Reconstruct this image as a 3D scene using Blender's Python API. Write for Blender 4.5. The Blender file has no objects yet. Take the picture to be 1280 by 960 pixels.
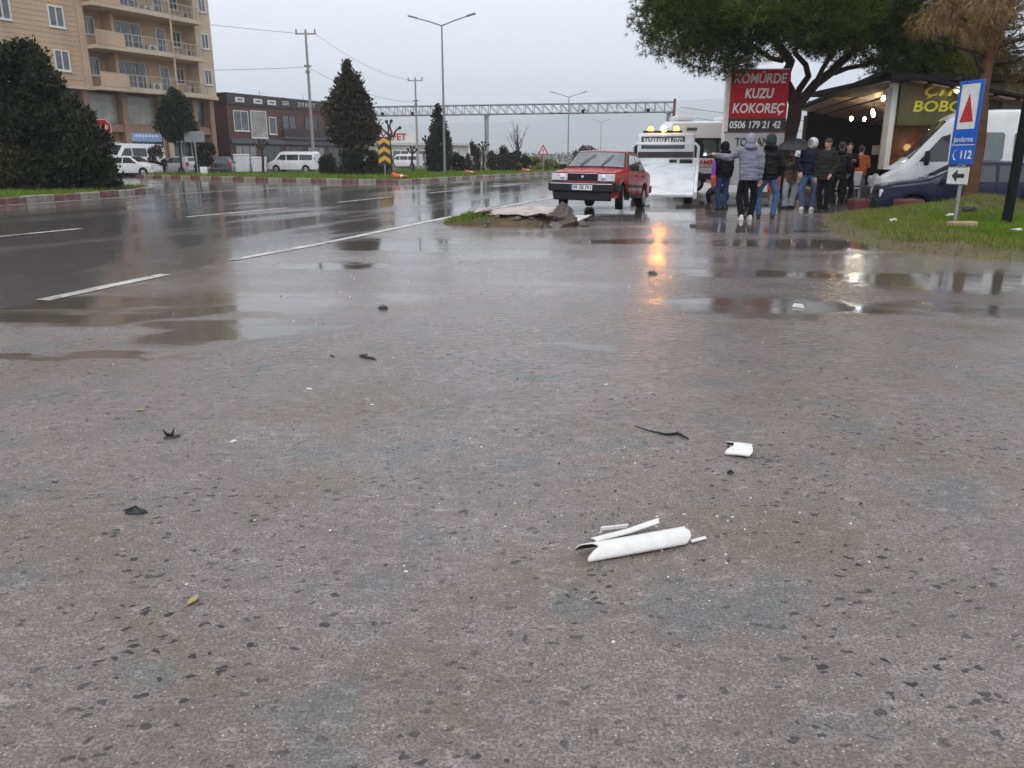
import bpy, bmesh, math, random
import numpy as np
from mathutils import Vector, Matrix, noise
R = math.radians
random.seed(7)
SC = bpy.context.scene
COL = SC.collection

# ---------------------------------------------------------------- camera, sky, sun, exposure
cam_d = bpy.data.cameras.new('camera')
cam = bpy.data.objects.new('camera', cam_d)
COL.objects.link(cam)
cam.location = (0, 0, 1.27)
cam.rotation_euler = (R(90 - 15.695), 0, 0)
cam_d.sensor_width = 36
cam_d.lens = 28.125
cam_d.clip_start = 0.05
cam_d.clip_end = 30000
SC.camera = cam

world = bpy.data.worlds.new('World')
SC.world = world
world.use_nodes = True
nt = world.node_tree
nt.nodes.clear()
wo = nt.nodes.new('ShaderNodeOutputWorld')
bg = nt.nodes.new('ShaderNodeBackground')
sky = nt.nodes.new('ShaderNodeTexSky')
sky.sky_type = 'NISHITA'
sky.sun_disc = False
sky.sun_elevation = R(48)
sky.sun_rotation = R(200)
sky.dust_density = 6.0
sky.air_density = 1.5
hs = nt.nodes.new('ShaderNodeHueSaturation')
hs.inputs['Saturation'].default_value = 0.25
nt.links.new(sky.outputs[0], hs.inputs['Color'])
# thick even cloud deck over that sky
tc = nt.nodes.new('ShaderNodeTexCoord')
cl = nt.nodes.new('ShaderNodeTexNoise')
cl.inputs['Scale'].default_value = 1.7
cl.inputs['Detail'].default_value = 5
mp = nt.nodes.new('ShaderNodeMapping')
mp.inputs['Scale'].default_value = (1, 1, 3.0)
nt.links.new(tc.outputs['Generated'], mp.inputs['Vector'])
nt.links.new(mp.outputs[0], cl.inputs['Vector'])
cr = nt.nodes.new('ShaderNodeValToRGB')
cr.color_ramp.elements[0].position = 0.3
cr.color_ramp.elements[0].color = (6.75, 7.1, 7.75, 1)
cr.color_ramp.elements[1].position = 0.72
cr.color_ramp.elements[1].color = (7.7, 7.95, 8.6, 1)
nt.links.new(cl.outputs[0], cr.inputs[0])
mx = nt.nodes.new('ShaderNodeMixRGB')
mx.inputs[0].default_value = 0.88
nt.links.new(hs.outputs[0], mx.inputs[1])
nt.links.new(cr.outputs[0], mx.inputs[2])
nt.links.new(mx.outputs[0], bg.inputs['Color'])
bg.inputs['Strength'].default_value = 0.13
nt.links.new(bg.outputs[0], wo.inputs['Surface'])

sun_d = bpy.data.lights.new('sun', 'SUN')
sun_d.energy = 0.7
sun_d.angle = R(25)
sun_d.color = (1.0, 0.97, 0.93)
sun = bpy.data.objects.new('sun', sun_d)
COL.objects.link(sun)
sun.rotation_euler = (R(42), 0, R(-20))

SC.view_settings.view_transform = 'Standard'
SC.view_settings.look = 'None'
SC.view_settings.exposure = 0.42
SC.view_settings.gamma = 1.0
SC.cycles.use_denoising = True
SC.cycles.max_bounces = 5
SC.cycles.volume_bounces = 1
SC.cycles.caustics_reflective = False
SC.cycles.caustics_refractive = False
SC.cycles.sample_clamp_indirect = 12.0

# ---------------------------------------------------------------- materials
MATS = {}
def nodes_of(m):
    m.use_nodes = True
    t = m.node_tree
    return t, t.nodes['Principled BSDF']

def mat(name, color, rough=0.6, metal=0.0, var=0.18, scale=6.0, bump=0.0, bscale=40.0, coat=0.0, ior=1.5, dirt=None, dirt_amt=0.5, spec=0.5):
    """surface with uneven colour, uneven gloss and a little relief"""
    if name in MATS:
        return MATS[name]
    m = bpy.data.materials.new(name)
    t, b = nodes_of(m)
    N, L = t.nodes, t.links
    b.inputs['Metallic'].default_value = metal
    b.inputs['IOR'].default_value = ior
    b.inputs['Specular IOR Level'].default_value = spec
    b.inputs['Coat Weight'].default_value = coat
    b.inputs['Coat Roughness'].default_value = 0.06
    tcn = N.new('ShaderNodeTexCoord')
    n1 = N.new('ShaderNodeTexNoise')
    n1.inputs['Scale'].default_value = scale
    n1.inputs['Detail'].default_value = 6
    n1.inputs['Roughness'].default_value = 0.65
    L.new(tcn.outputs['Object'], n1.inputs['Vector'])
    rp = N.new('ShaderNodeMapRange')
    rp.inputs[1].default_value = 0.3
    rp.inputs[2].default_value = 0.7
    rp.inputs[3].default_value = 1 - var
    rp.inputs[4].default_value = 1 + var
    L.new(n1.outputs[0], rp.inputs[0])
    mul = N.new('ShaderNodeMixRGB')
    mul.blend_type = 'MULTIPLY'
    mul.inputs[0].default_value = 1
    mul.inputs[1].default_value = (*color, 1)
    L.new(rp.outputs[0], mul.inputs[2])
    out = mul.outputs[0]
    if dirt:
        n2 = N.new('ShaderNodeTexNoise')
        n2.inputs['Scale'].default_value = scale * 0.45
        n2.inputs['Detail'].default_value = 8
        n2.inputs['Distortion'].default_value = 0.6
        L.new(tcn.outputs['Object'], n2.inputs['Vector'])
        r2 = N.new('ShaderNodeMapRange')
        r2.inputs[1].default_value = 0.48
        r2.inputs[2].default_value = 0.72
        r2.inputs[4].default_value = dirt_amt
        L.new(n2.outputs[0], r2.inputs[0])
        m2 = N.new('ShaderNodeMixRGB')
        L.new(r2.outputs[0], m2.inputs[0])
        L.new(out, m2.inputs[1])
        m2.inputs[2].default_value = (*dirt, 1)
        out = m2.outputs[0]
    L.new(out, b.inputs['Base Color'])
    rr = N.new('ShaderNodeMapRange')
    rr.inputs[1].default_value = 0.3
    rr.inputs[2].default_value = 0.7
    rr.inputs[3].default_value = max(0.02, rough * 0.8)
    rr.inputs[4].default_value = min(1, rough * 1.2)
    L.new(n1.outputs[0], rr.inputs[0])
    L.new(rr.outputs[0], b.inputs['Roughness'])
    if bump > 0:
        n3 = N.new('ShaderNodeTexNoise')
        n3.inputs['Scale'].default_value = bscale
        n3.inputs['Detail'].default_value = 4
        L.new(tcn.outputs['Object'], n3.inputs['Vector'])
        bp = N.new('ShaderNodeBump')
        bp.inputs['Strength'].default_value = bump
        bp.inputs['Distance'].default_value = 0.02
        L.new(n3.outputs[0], bp.inputs['Height'])
        L.new(bp.outputs[0], b.inputs['Normal'])
    MATS[name] = m
    return m

def leafmat(name, c0, c1, rough=0.55, trans=0.15, c2=None):
    if name in MATS:
        return MATS[name]
    m = bpy.data.materials.new(name)
    t, b = nodes_of(m)
    N, L = t.nodes, t.links
    a = N.new('ShaderNodeAttribute')
    a.attribute_name = 'tint'
    rp = N.new('ShaderNodeValToRGB')
    rp.color_ramp.elements[0].color = (*c0, 1)
    rp.color_ramp.elements[1].color = (*c1, 1)
    if c2:
        e = rp.color_ramp.elements.new(0.88)
        e.color = (*c1, 1)
        rp.color_ramp.elements[2].color = (*c2, 1)
    L.new(a.outputs['Fac'], rp.inputs[0])
    L.new(rp.outputs[0], b.inputs['Base Color'])
    b.inputs['Roughness'].default_value = rough
    b.inputs['Specular IOR Level'].default_value = 0.15
    MATS[name] = m
    return m

def emit(name, color, strength, base=(0.8, 0.8, 0.8)):
    if name in MATS:
        return MATS[name]
    m = bpy.data.materials.new(name)
    t, b = nodes_of(m)
    b.inputs['Base Color'].default_value = (*base, 1)
    b.inputs['Emission Color'].default_value = (*color, 1)
    b.inputs['Emission Strength'].default_value = strength
    MATS[name] = m
    return m

# ---------------------------------------------------------------- mesh helpers
class MB:
    """collects shapes of ONE part"""
    def __init__(self):
        self.v = []; self.f = []; self.mi = []; self.cur = 0; self.M = Matrix.Identity(4)
    def add(self, vs, fs):
        o = len(self.v)
        self.v += [tuple(self.M @ Vector(p)) for p in vs]
        self.f += [tuple(i + o for i in q) for q in fs]
        self.mi += [self.cur] * len(fs)
        return self
    def box(self, c, s, rz=0, rx=0, ry=0):
        m = Matrix.Translation(c) @ Matrix.Rotation(rz, 4, 'Z') @ Matrix.Rotation(ry, 4, 'Y') @ Matrix.Rotation(rx, 4, 'X')
        x, y, z = s[0] / 2, s[1] / 2, s[2] / 2
        p = [m @ Vector(q) for q in ((-x, -y, -z), (x, -y, -z), (x, y, -z), (-x, y, -z), (-x, -y, z), (x, -y, z), (x, y, z), (-x, y, z))]
        return self.add(p, [(0, 3, 2, 1), (4, 5, 6, 7), (0, 1, 5, 4), (1, 2, 6, 5), (2, 3, 7, 6), (3, 0, 4, 7)])
    def span(self, a, b):
        return self.box([(a[i] + b[i]) / 2 for i in range(3)], [abs(b[i] - a[i]) for i in range(3)])
    def prism(self, poly, fn0, fn1):
        n = len(poly)
        vs = [fn0(p) for p in poly] + [fn1(p) for p in poly]
        fs = [tuple(range(n))[::-1], tuple(range(n, 2 * n))] + [(i, (i + 1) % n, (i + 1) % n + n, i + n) for i in range(n)]
        return self.add(vs, fs)
    def tube(self, pts, rad, n=8, ell=None, cap=True):
        pts = [Vector(p) for p in pts]
        if not isinstance(rad, (list, tuple)):
            rad = [rad] * len(pts)
        vs = []; ref = None
        for i, p in enumerate(pts):
            d = (pts[min(i + 1, len(pts) - 1)] - pts[max(i - 1, 0)])
            if d.length < 1e-9: d = Vector((0, 0, 1))
            d.normalize()
            if ref is None:
                ref = Vector((0, 1, 0)) if abs(d.y) < 0.8 else Vector((1, 0, 0))
            s = d.cross(ref); s.normalize(); ref = s.cross(d); ref.normalize()
            r = rad[i]
            ra, rb = r if isinstance(r, (tuple, list)) else (r, r)
            for k in range(n):
                a = 2 * math.pi * k / n
                vs.append(p + s * (ra * math.cos(a)) + ref * (rb * math.sin(a)))
        fs = []
        for i in range(len(pts) - 1):
            for k in range(n):
                fs.append((i * n + k, i * n + (k + 1) % n, (i + 1) * n + (k + 1) % n, (i + 1) * n + k))
        if cap:
            fs.append(tuple(range(n))[::-1])
            fs.append(tuple(range((len(pts) - 1) * n, len(pts) * n)))
        return self.add(vs, fs)
    def lathe(self, prof, n=20, axis='Z', c=(0, 0, 0)):
        vs = []
        for r, z in prof:
            for k in range(n):
                a = 2 * math.pi * k / n
                q = (r * math.cos(a), r * math.sin(a), z)
                if axis == 'Y': q = (q[0], q[2], q[1])
                if axis == 'X': q = (q[2], q[0], q[1])
                vs.append((q[0] + c[0], q[1] + c[1], q[2] + c[2]))
        fs = []
        for i in range(len(prof) - 1):
            for k in range(n):
                fs.append((i * n + k, i * n + (k + 1) % n, (i + 1) * n + (k + 1) % n, (i + 1) * n + k))
        fs.append(tuple(range(n))[::-1]); fs.append(tuple(range((len(prof) - 1) * n, len(prof) * n)))
        return self.add(vs, fs)
    def ball(self, c, r, n=10, m=7):
        rx, ry, rz = r if isinstance(r, (tuple, list)) else (r, r, r)
        vs = []; fs = []
        for i in range(1, m):
            ph = math.pi * i / m
            for k in range(n):
                a = 2 * math.pi * k / n
                vs.append((c[0] + rx * math.sin(ph) * math.cos(a), c[1] + ry * math.sin(ph) * math.sin(a), c[2] + rz * math.cos(ph)))
        for i in range(m - 2):
            for k in range(n):
                fs.append((i * n + k, (i + 1) * n + k, (i + 1) * n + (k + 1) % n, i * n + (k + 1) % n))
        t = len(vs); vs.append((c[0], c[1], c[2] + rz)); vs.append((c[0], c[1], c[2] - rz))
        for k in range(n):
            fs.append((t, k, (k + 1) % n)); fs.append((t + 1, (m - 2) * n + (k + 1) % n, (m - 2) * n + k))
        return self.add(vs, fs)
    def mesh(self, name, mats, smooth=None, fix=True):
        me = bpy.data.meshes.new(name)
        me.from_pydata(self.v, [], self.f)
        for m in (mats if isinstance(mats, (list, tuple)) else [mats]):
            me.materials.append(m)
        if any(self.mi):
            me.polygons.foreach_set('material_index', self.mi)
        if fix:
            bm = bmesh.new(); bm.from_mesh(me)
            bmesh.ops.recalc_face_normals(bm, faces=bm.faces)
            bm.to_mesh(me); bm.free()
        if smooth is not None:
            me.polygons.foreach_set('use_smooth', [True] * len(me.polygons))
            me.set_sharp_from_angle(angle=R(smooth))
        me.update()
        return me
    def build(self, name, mats, parent=None, smooth=None, bevel=0, seg=2):
        o = link(name, self.mesh(name, mats, smooth), parent)
        if bevel:
            bv = o.modifiers.new('bevel', 'BEVEL'); bv.width = bevel; bv.segments = seg; bv.limit_method = 'ANGLE'; bv.angle_limit = R(35)
            for p in o.data.polygons: p.use_smooth = True
            o.data.set_sharp_from_angle(angle=R(50))
        return o

def link(name, me, parent=None, loc=None, rot=None):
    o = bpy.data.objects.new(name, me)
    COL.objects.link(o)
    if parent: o.parent = parent
    if loc: o.location = loc
    if rot: o.rotation_euler = rot
    return o

def tag(o, label=None, cat=None, group=None, kind=None):
    if label: o['label'] = label
    if cat: o['category'] = cat
    if group: o['group'] = group
    if kind: o['kind'] = kind
    return o

def thing(name, label, cat, loc=(0, 0, 0), rz=0, group=None):
    o = bpy.data.objects.new(name, None)
    COL.objects.link(o)
    o.empty_display_size = 0.2
    o.location = loc; o.rotation_euler = (0, 0, rz)
    return tag(o, label, cat, group)

def copy_tree(o, parent=None):
    c = o.copy(); COL.objects.link(c); c.parent = parent
    for ch in list(o.children): copy_tree(ch, c)
    return c

def fast_mesh(name, verts, faces, mats, tint=None, midx=None, smooth=False):
    me = bpy.data.meshes.new(name)
    verts = np.asarray(verts, dtype=np.float32); faces = np.asarray(faces, dtype=np.int32)
    n, k = faces.shape
    me.vertices.add(len(verts)); me.vertices.foreach_set('co', verts.ravel())
    me.loops.add(n * k); me.loops.foreach_set('vertex_index', faces.ravel())
    me.polygons.add(n)
    me.polygons.foreach_set('loop_start', np.arange(0, n * k, k, dtype=np.int32))
    try: me.polygons.foreach_set('loop_total', np.full(n, k, dtype=np.int32))
    except Exception: pass
    for m in (mats if isinstance(mats, (list, tuple)) else [mats]): me.materials.append(m)
    if midx is not None: me.polygons.foreach_set('material_index', np.asarray(midx, dtype=np.int32))
    if smooth: me.polygons.foreach_set('use_smooth', np.ones(n, dtype=bool))
    if tint is not None:
        a = me.attributes.new('tint', 'FLOAT', 'FACE'); a.data.foreach_set('value', np.asarray(tint, dtype=np.float32))
    me.update(calc_edges=True); me.validate()
    return me

def text_mesh(s, size, mat_, depth=0.004, bold=False, shear=0.0, width=None, align='CENTER', spacing=1.0):
    cu = bpy.data.curves.new('lettering', 'FONT')
    cu.body = s; cu.size = size; cu.extrude = depth; cu.align_x = align; cu.align_y = 'CENTER'; cu.shear = shear
    cu.space_character = spacing; cu.resolution_u = 3
    if bold: cu.offset = size * 0.022
    o = bpy.data.objects.new('lettering', cu); COL.objects.link(o)
    dg = bpy.context.evaluated_depsgraph_get()
    me = bpy.data.meshes.new_from_object(o.evaluated_get(dg))
    bpy.data.objects.remove(o); bpy.data.curves.remove(cu)
    me.materials.clear(); me.materials.append(mat_)
    if width and len(me.vertices):
        xs = [v.co.x for v in me.vertices]; w = max(xs) - min(xs)
        me.transform(Matrix.Scale(width / w, 4, (1, 0, 0)))
    return me

def lettering(parent, s, loc, size, mat_, rot=(math.pi / 2, 0, 0), **k):
    """upright text facing local -y by default"""
    me = text_mesh(s, size, mat_, **k)
    return link('lettering', me, parent, loc, rot)

def interp(pts, x):
    if x <= pts[0][0]: return pts[0][1]
    for (a, b), (c, d) in zip(pts, pts[1:]):
        if x <= c: return b + (d - b) * (x - a) / (c - a) if c > a else d
    return pts[-1][1]

# common materials
white_paint = mat('white_paint', (0.72, 0.73, 0.74), 0.35, var=0.08, coat=0.4, dirt=(0.35, 0.33, 0.3), dirt_amt=0.35)
black_plastic = mat('black_plastic', (0.010, 0.010, 0.011), 0.42, var=0.2, spec=0.3)
rubber = mat('tyre_rubber', (0.010, 0.010, 0.011), 0.6, var=0.3, bump=0.2, bscale=60, spec=0.2)
steel = mat('galvanised_steel', (0.34, 0.35, 0.36), 0.45, metal=0.7, var=0.15, scale=3)
pole_grey = mat('grey_pole_paint', (0.22, 0.23, 0.24), 0.5, metal=0.3, var=0.15)
chrome = mat('bright_metal', (0.6, 0.6, 0.62), 0.22, metal=0.9, var=0.1)
alloy = mat('alloy_rim', (0.45, 0.46, 0.48), 0.3, metal=0.7, var=0.2)
dark_glass = mat('dark_window_glass', (0.03, 0.035, 0.04), 0.05, var=0.3, scale=1.5, ior=1.6)
lamp_glass = mat('headlamp_glass', (0.55, 0.57, 0.58), 0.12, var=0.2, scale=14, coat=0.8, ior=1.5)
amber_glass = mat('amber_glass', (0.6, 0.2, 0.02), 0.15, coat=0.5)
red_glass = mat('red_lamp_glass', (0.4, 0.02, 0.02), 0.15, coat=0.5)
letter_white = mat('white_letters', (0.75, 0.75, 0.73), 0.5, var=0.1)
letter_black = mat('black_letters', (0.02, 0.02, 0.02), 0.5, var=0.2)
letter_red = mat('red_letters', (0.45, 0.03, 0.03), 0.5, var=0.1)
under_black = mat('underbody_black', (0.005, 0.005, 0.005), 0.9, spec=0.05)
# ---------------------------------------------------------------- ground, road, markings
def asphalt(name, wet_road):
    m = bpy.data.materials.new(name)
    t, b = nodes_of(m)
    N, L = t.nodes, t.links
    def math_(op, a, c=None, clamp=False):
        n = N.new('ShaderNodeMath'); n.operation = op; n.use_clamp = clamp
        for i, q in enumerate((a, c)):
            if q is None: continue
            if isinstance(q, (int, float)): n.inputs[i].default_value = q
            else: L.new(q, n.inputs[i])
        return n.outputs[0]
    def mixc(f, a, c):
        n = N.new('ShaderNodeMixRGB')
        for i, q in enumerate((f, a, c)):
            if isinstance(q, (int, float)): n.inputs[i].default_value = q
            elif isinstance(q, tuple): n.inputs[i].default_value = (*q, 1)
            else: L.new(q, n.inputs[i])
        return n.outputs[0]
    def rng(x, a, c, d=0.0, e=1.0, smooth=True):
        n = N.new('ShaderNodeMapRange'); n.interpolation_type = 'SMOOTHSTEP' if smooth else 'LINEAR'
        L.new(x, n.inputs[0])
        for i, q in enumerate((a, c, d, e)): n.inputs[i + 1].default_value = q
        return n.outputs[0]
    tcn = N.new('ShaderNodeTexCoord')
    P = tcn.outputs['Object']
    def noise_(scale, detail=4, vec=None, dist=0.0, rough=0.6):
        n = N.new('ShaderNodeTexNoise'); n.inputs['Scale'].default_value = scale; n.inputs['Detail'].default_value = detail
        n.inputs['Distortion'].default_value = dist; n.inputs['Roughness'].default_value = rough
        L.new(vec or P, n.inputs['Vector']); return n.outputs[0]
    def mapped(loc=(0, 0, 0), rz=0, sc=(1, 1, 1), vec=None):
        n = N.new('ShaderNodeMapping'); n.vector_type = 'TEXTURE'
        n.inputs['Location'].default_value = loc; n.inputs['Rotation'].default_value = (0, 0, rz); n.inputs['Scale'].default_value = sc
        L.new(vec or P, n.inputs['Vector']); return n.outputs[0]
    big = noise_(0.35, 3)
    mid = noise_(2.2, 4)
    fine = noise_(125, 3)
    # stones in the binder
    vor = N.new('ShaderNodeTexVoronoi'); vor.inputs['Scale'].default_value = 130; L.new(P, vor.inputs['Vector'])
    sep = N.new('ShaderNodeSeparateColor'); L.new(vor.outputs['Color'], sep.inputs[0])
    speck = math_('MULTIPLY', rng(sep.outputs[0], 0.94, 1.0), rng(vor.outputs['Distance'], 0.45, 0.25))
    # larger dark chips pressed in lengthways
    wq = N.new('ShaderNodeTexNoise'); wq.inputs['Scale'].default_value = 26; wq.inputs['Detail'].default_value = 2; L.new(P, wq.inputs['Vector'])
    wm = N.new('ShaderNodeVectorMath'); wm.operation = 'MULTIPLY_ADD'; L.new(wq.outputs['Color'], wm.inputs[0]); wm.inputs[1].default_value = (0.055, 0.045, 0); L.new(P, wm.inputs[2])
    vm = mapped(rz=R(12), sc=(1.45, 1.0, 1.0), vec=wm.outputs[0])
    v2 = N.new('ShaderNodeTexVoronoi'); v2.inputs['Scale'].default_value = 40; L.new(vm, v2.inputs['Vector'])
    s2 = N.new('ShaderNodeSeparateColor'); L.new(v2.outputs['Color'], s2.inputs[0])
    patchy = rng(noise_(1.3, 3), 0.4, 0.65)
    chip = math_('MULTIPLY', math_('MULTIPLY', rng(s2.outputs[0], 0.68, 0.72), rng(math_('ADD', v2.outputs['Distance'], math_('MULTIPLY', s2.outputs[1], 0.3)), 0.5, 0.42)), math_('ADD', math_('MULTIPLY', patchy, 0.6), 0.4))
    if wet_road:
        c = mixc(rng(mid, 0.3, 0.7), (0.10, 0.088, 0.086), (0.135, 0.118, 0.115))
        c = mixc(math_('MULTIPLY', fine, 0.5), c, (0.15, 0.14, 0.14))
    else:
        c = mixc(rng(big, 0.3, 0.7), (0.3, 0.25, 0.235), (0.36, 0.3, 0.282))
        c = mixc(rng(mid, 0.35, 0.7, 0, 0.65), c, (0.2, 0.165, 0.148))
        tint = noise_(1.1, 3, mapped((3, 1, 0)))
        c = mixc(rng(tint, 0.48, 0.66, 0, 0.8), c, (0.24, 0.195, 0.125))
        t2 = noise_(2.4, 2, mapped((9, 4, 0)))
        c = mixc(rng(t2, 0.56, 0.68, 0, 0.7), c, (0.17, 0.21, 0.195))
        c = mixc(rng(fine, 0.42, 0.62, 0, 0.85), c, (0.085, 0.072, 0.068))
        grain = rng(noise_(58, 4, rough=0.8), 0.38, 0.6)
        c = mixc(math_('MULTIPLY', grain, 0.55), c, (0.1, 0.085, 0.08))
        lump = noise_(20, 4, mapped(sc=(1.5, 1, 1)), rough=0.78)
        c = mixc(rng(lump, 0.46, 0.64, 0, 0.5), c, (0.12, 0.098, 0.092))
        c = mixc(rng(lump, 0.44, 0.3, 0, 0.45), c, (0.46, 0.405, 0.39))
        c = mixc(math_('MULTIPLY', chip, 1.0), c, (0.02, 0.019, 0.02))
        c = mixc(math_('MULTIPLY', speck, 0.7), c, (0.6, 0.57, 0.54))
    # standing water
    if wet_road:
        film = rng(noise_(0.5, 4, mapped(rz=R(-20), sc=(1, 4, 1)), dist=0.5), 0.25, 0.55)
        ripple = noise_(7, 3, mapped(rz=R(-20), sc=(1, 2.5, 1)))
        rough = math_('SUBTRACT', 0.2, math_('MULTIPLY', film, 0.14))
        puddle = film
    else:
        edge = math_('ADD', math_('MULTIPLY', noise_(1.4, 4, mapped(sc=(2.2, 1, 1))), 1.1), math_('MULTIPLY', noise_(14, 3), 0.12))
        wn = N.new('ShaderNodeTexNoise'); wn.inputs['Scale'].default_value = 0.9; wn.inputs['Detail'].default_value = 4; wn.inputs['Roughness'].default_value = 0.62
        L.new(mapped(sc=(1.7, 1, 1)), wn.inputs['Vector'])
        wv = N.new('ShaderNodeVectorMath'); wv.operation = 'SUBTRACT'; L.new(wn.outputs['Color'], wv.inputs[0]); wv.inputs[1].default_value = (0.5, 0.5, 0.5)
        ws = N.new('ShaderNodeVectorMath'); ws.operation = 'MULTIPLY'; L.new(wv.outputs[0], ws.inputs[0]); ws.inputs[1].default_value = (4.2, 1.9, 0)
        wa = N.new('ShaderNodeVectorMath'); wa.operation = 'ADD'; L.new(P, wa.inputs[0]); L.new(ws.outputs[0], wa.inputs[1])
        best = None
        for (x, y, rx, ry, a) in PUDDLES:
            n = N.new('ShaderNodeVectorMath'); n.operation = 'LENGTH'
            L.new(mapped((x, y, 0), R(a), (rx, ry, 1), wa.outputs[0]), n.inputs[0])
            q = math_('SUBTRACT', 1.0, n.outputs['Value'])
            best = q if best is None else math_('MAXIMUM', best, q)
        best = math_('MAXIMUM', best, -1.2)
        puddle = rng(math_('ADD', best, math_('SUBTRACT', edge, 0.55)), -0.12, 0.62)
        damp = rng(noise_(0.55, 4, mapped(sc=(2.6, 1, 1))), 0.35, 0.68)
        far = N.new('ShaderNodeSeparateXYZ'); L.new(P, far.inputs[0])
        film = math_('MULTIPLY', rng(noise_(0.42, 4, mapped((4.3, 1.7, 0), sc=(2.4, 1, 1))), 0.47, 0.66), rng(far.outputs[1], 2.6, 5.5, 0.25, 1.0))
        rough = math_('SUBTRACT', 0.42, math_('MULTIPLY', damp, 0.18))
        rough = math_('SUBTRACT', rough, math_('MULTIPLY', film, 0.16))
        rough = math_('SUBTRACT', rough, rng(far.outputs[1], 2.6, 9.0, 0, 0.19))
        rough = math_('ADD', rough, rng(lump, 0.35, 0.65, -0.07, 0.12))
        rough = math_('MAXIMUM', rough, 0.07)
        n = N.new('ShaderNodeMix'); L.new(puddle, n.inputs[0]); L.new(rough, n.inputs[2]); n.inputs[3].default_value = 0.05
        rough = n.outputs[0]
        c = mixc(math_('MULTIPLY', puddle, 0.7), c, (0.07, 0.06, 0.045))
        ripple = noise_(5, 3)
    L.new(c, b.inputs['Base Color'])
    L.new(rough, b.inputs['Roughness'])
    b.inputs['IOR'].default_value = 1.38
    # relief: stones stand up where no water covers them
    hgt = math_('ADD', math_('MULTIPLY', noise_(210, 2), 0.6), math_('MULTIPLY', vor.outputs['Distance'], -0.6))
    keep = math_('SUBTRACT', 1.0, math_('MULTIPLY', puddle, 0.93 if not wet_road else 0.9))
    if not wet_road: keep = math_('MULTIPLY', keep, rng(far.outputs[1], 2.5, 11.0, 1.0, 0.22))
    if not wet_road: keep = math_('MULTIPLY', keep, math_('SUBTRACT', 1.0, math_('MULTIPLY', film, 0.75)))
    bp = N.new('ShaderNodeBump'); bp.inputs['Distance'].default_value = 0.004
    L.new(math_('MULTIPLY', keep, 0.75 if not wet_road else 0.35), bp.inputs['Strength']); L.new(hgt, bp.inputs['Height'])
    b2 = N.new('ShaderNodeBump'); b2.inputs['Distance'].default_value = 0.01; b2.inputs['Strength'].default_value = 0.05 if wet_road else 0.03
    L.new(ripple, b2.inputs['Height']); L.new(bp.outputs[0], b2.inputs['Normal'])
    L.new(b2.outputs[0], b.inputs['Normal'])
    return m

#            x     y    rx   ry  angle
PUDDLES = [(-3.4, 6.6, 1.6, 0.42, 12), (-2.2, 6.05, 1.0, 0.42, 5), (-4.2, 7.1, 2.0, 0.35, 14), (-3.6, 5.3, 1.7, 0.12, 6),
           (4.55, 12.4, 1.5, 1.0, 0), (3.1, 9.25, 1.2, 0.5, 0), (4.7, 8.6, 1.6, 1.1, 0), (2.3, 7.1, 1.4, 0.7, 0),
           (4.9, 7.0, 1.5, 0.6, 0), (7.2, 8.2, 2.0, 1.0, 0), (4.6, 5.6, 0.9, 0.5, 0), (4.2, 15.6, 1.6, 1.3, 0), (1.8, 12.9, 1.1, 0.5, 0),
           (3.2, 19.5, 2.2, 2.4, 0), (-1.8, 12.6, 1.2, 1.2, 0), (-2.3, 9.8, 0.9, 0.5, 15), (0.6, 5.6, 0.3, 0.1, 0), (6.5, 23.5, 4, 3, 0)]

def sheet(name, pts, z, m, kind='structure', parent=None):
    me = bpy.data.meshes.new(name)
    me.from_pydata([(x, y, z) for x, y in pts], [], [tuple(range(len(pts)))])
    me.materials.append(m)
    if me.polygons[0].normal.z < 0: me.flip_normals()
    o = link(name, me, parent)
    if kind and not parent: o['kind'] = kind
    return o

field = mat('field_soil', (0.11, 0.12, 0.06), 0.9, var=0.4, scale=0.05, dirt=(0.16, 0.13, 0.09), dirt_amt=0.7)
sheet('ground', [(-6000, -600), (6000, -600), (6000, 5600), (-6000, 5600)], -0.35, field)
lot_m = asphalt('wet_lot_asphalt', False)
road_m = asphalt('wet_road_asphalt', True)
# forecourt in front of the camera, running along the road
tdir = Vector((math.sin(R(19)), math.cos(R(19)), 0)); tn = Vector((math.cos(R(19)), -math.sin(R(19)), 0))
def along(s, d):
    p = Vector((-1.39, 18.67, 0)) + tdir * s + tn * d
    return (p.x, p.y)
# white edge line: bends a little at the junction
EDGE = [(-9.0, -8.0), (-5.6, 3.0), (-4.36, 7.47), (-3.95, 9.09), (-3.70, 10.52), (-2.99, 12.57), (-1.39, 18.67), (0.56, 25.5), (4.4, 37.0), (9.6, 52.0), (24.0, 92.0), (60.0, 190.0), (150.0, 420.0)]
lot = sheet('forecourt', [(x, y) for x, y in EDGE] + [(190, 420), (60, 60), (60, 23.9), (8.9, 23.9), (8.1, 19.2), (60, 17.0), (60, -8)], 0.0, lot_m)
me = bpy.data.meshes.new('parking_bay')
me.from_pydata([(8.1, 19.2, 0), (8.9, 23.9, 0), (60, 23.9, 0), (60, 17.0, 0), (8.9, 19.6, -0.2), (9.6, 23.5, -0.2), (60, 23.5, -0.2), (60, 17.4, -0.2)], [], [(0, 4, 5, 1), (1, 5, 6, 2), (0, 3, 7, 4), (4, 7, 6, 5)])
me.materials.append(lot_m)
bay = link('parking_bay', me); bay['kind'] = 'structure'
road = sheet('road', [(x + 0.12, y) for x, y in EDGE] + [(110, 420), (20, 190), (-20, 110), (-80, 130), (-120, 110), (-120, -8)], -0.004, road_m)

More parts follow.
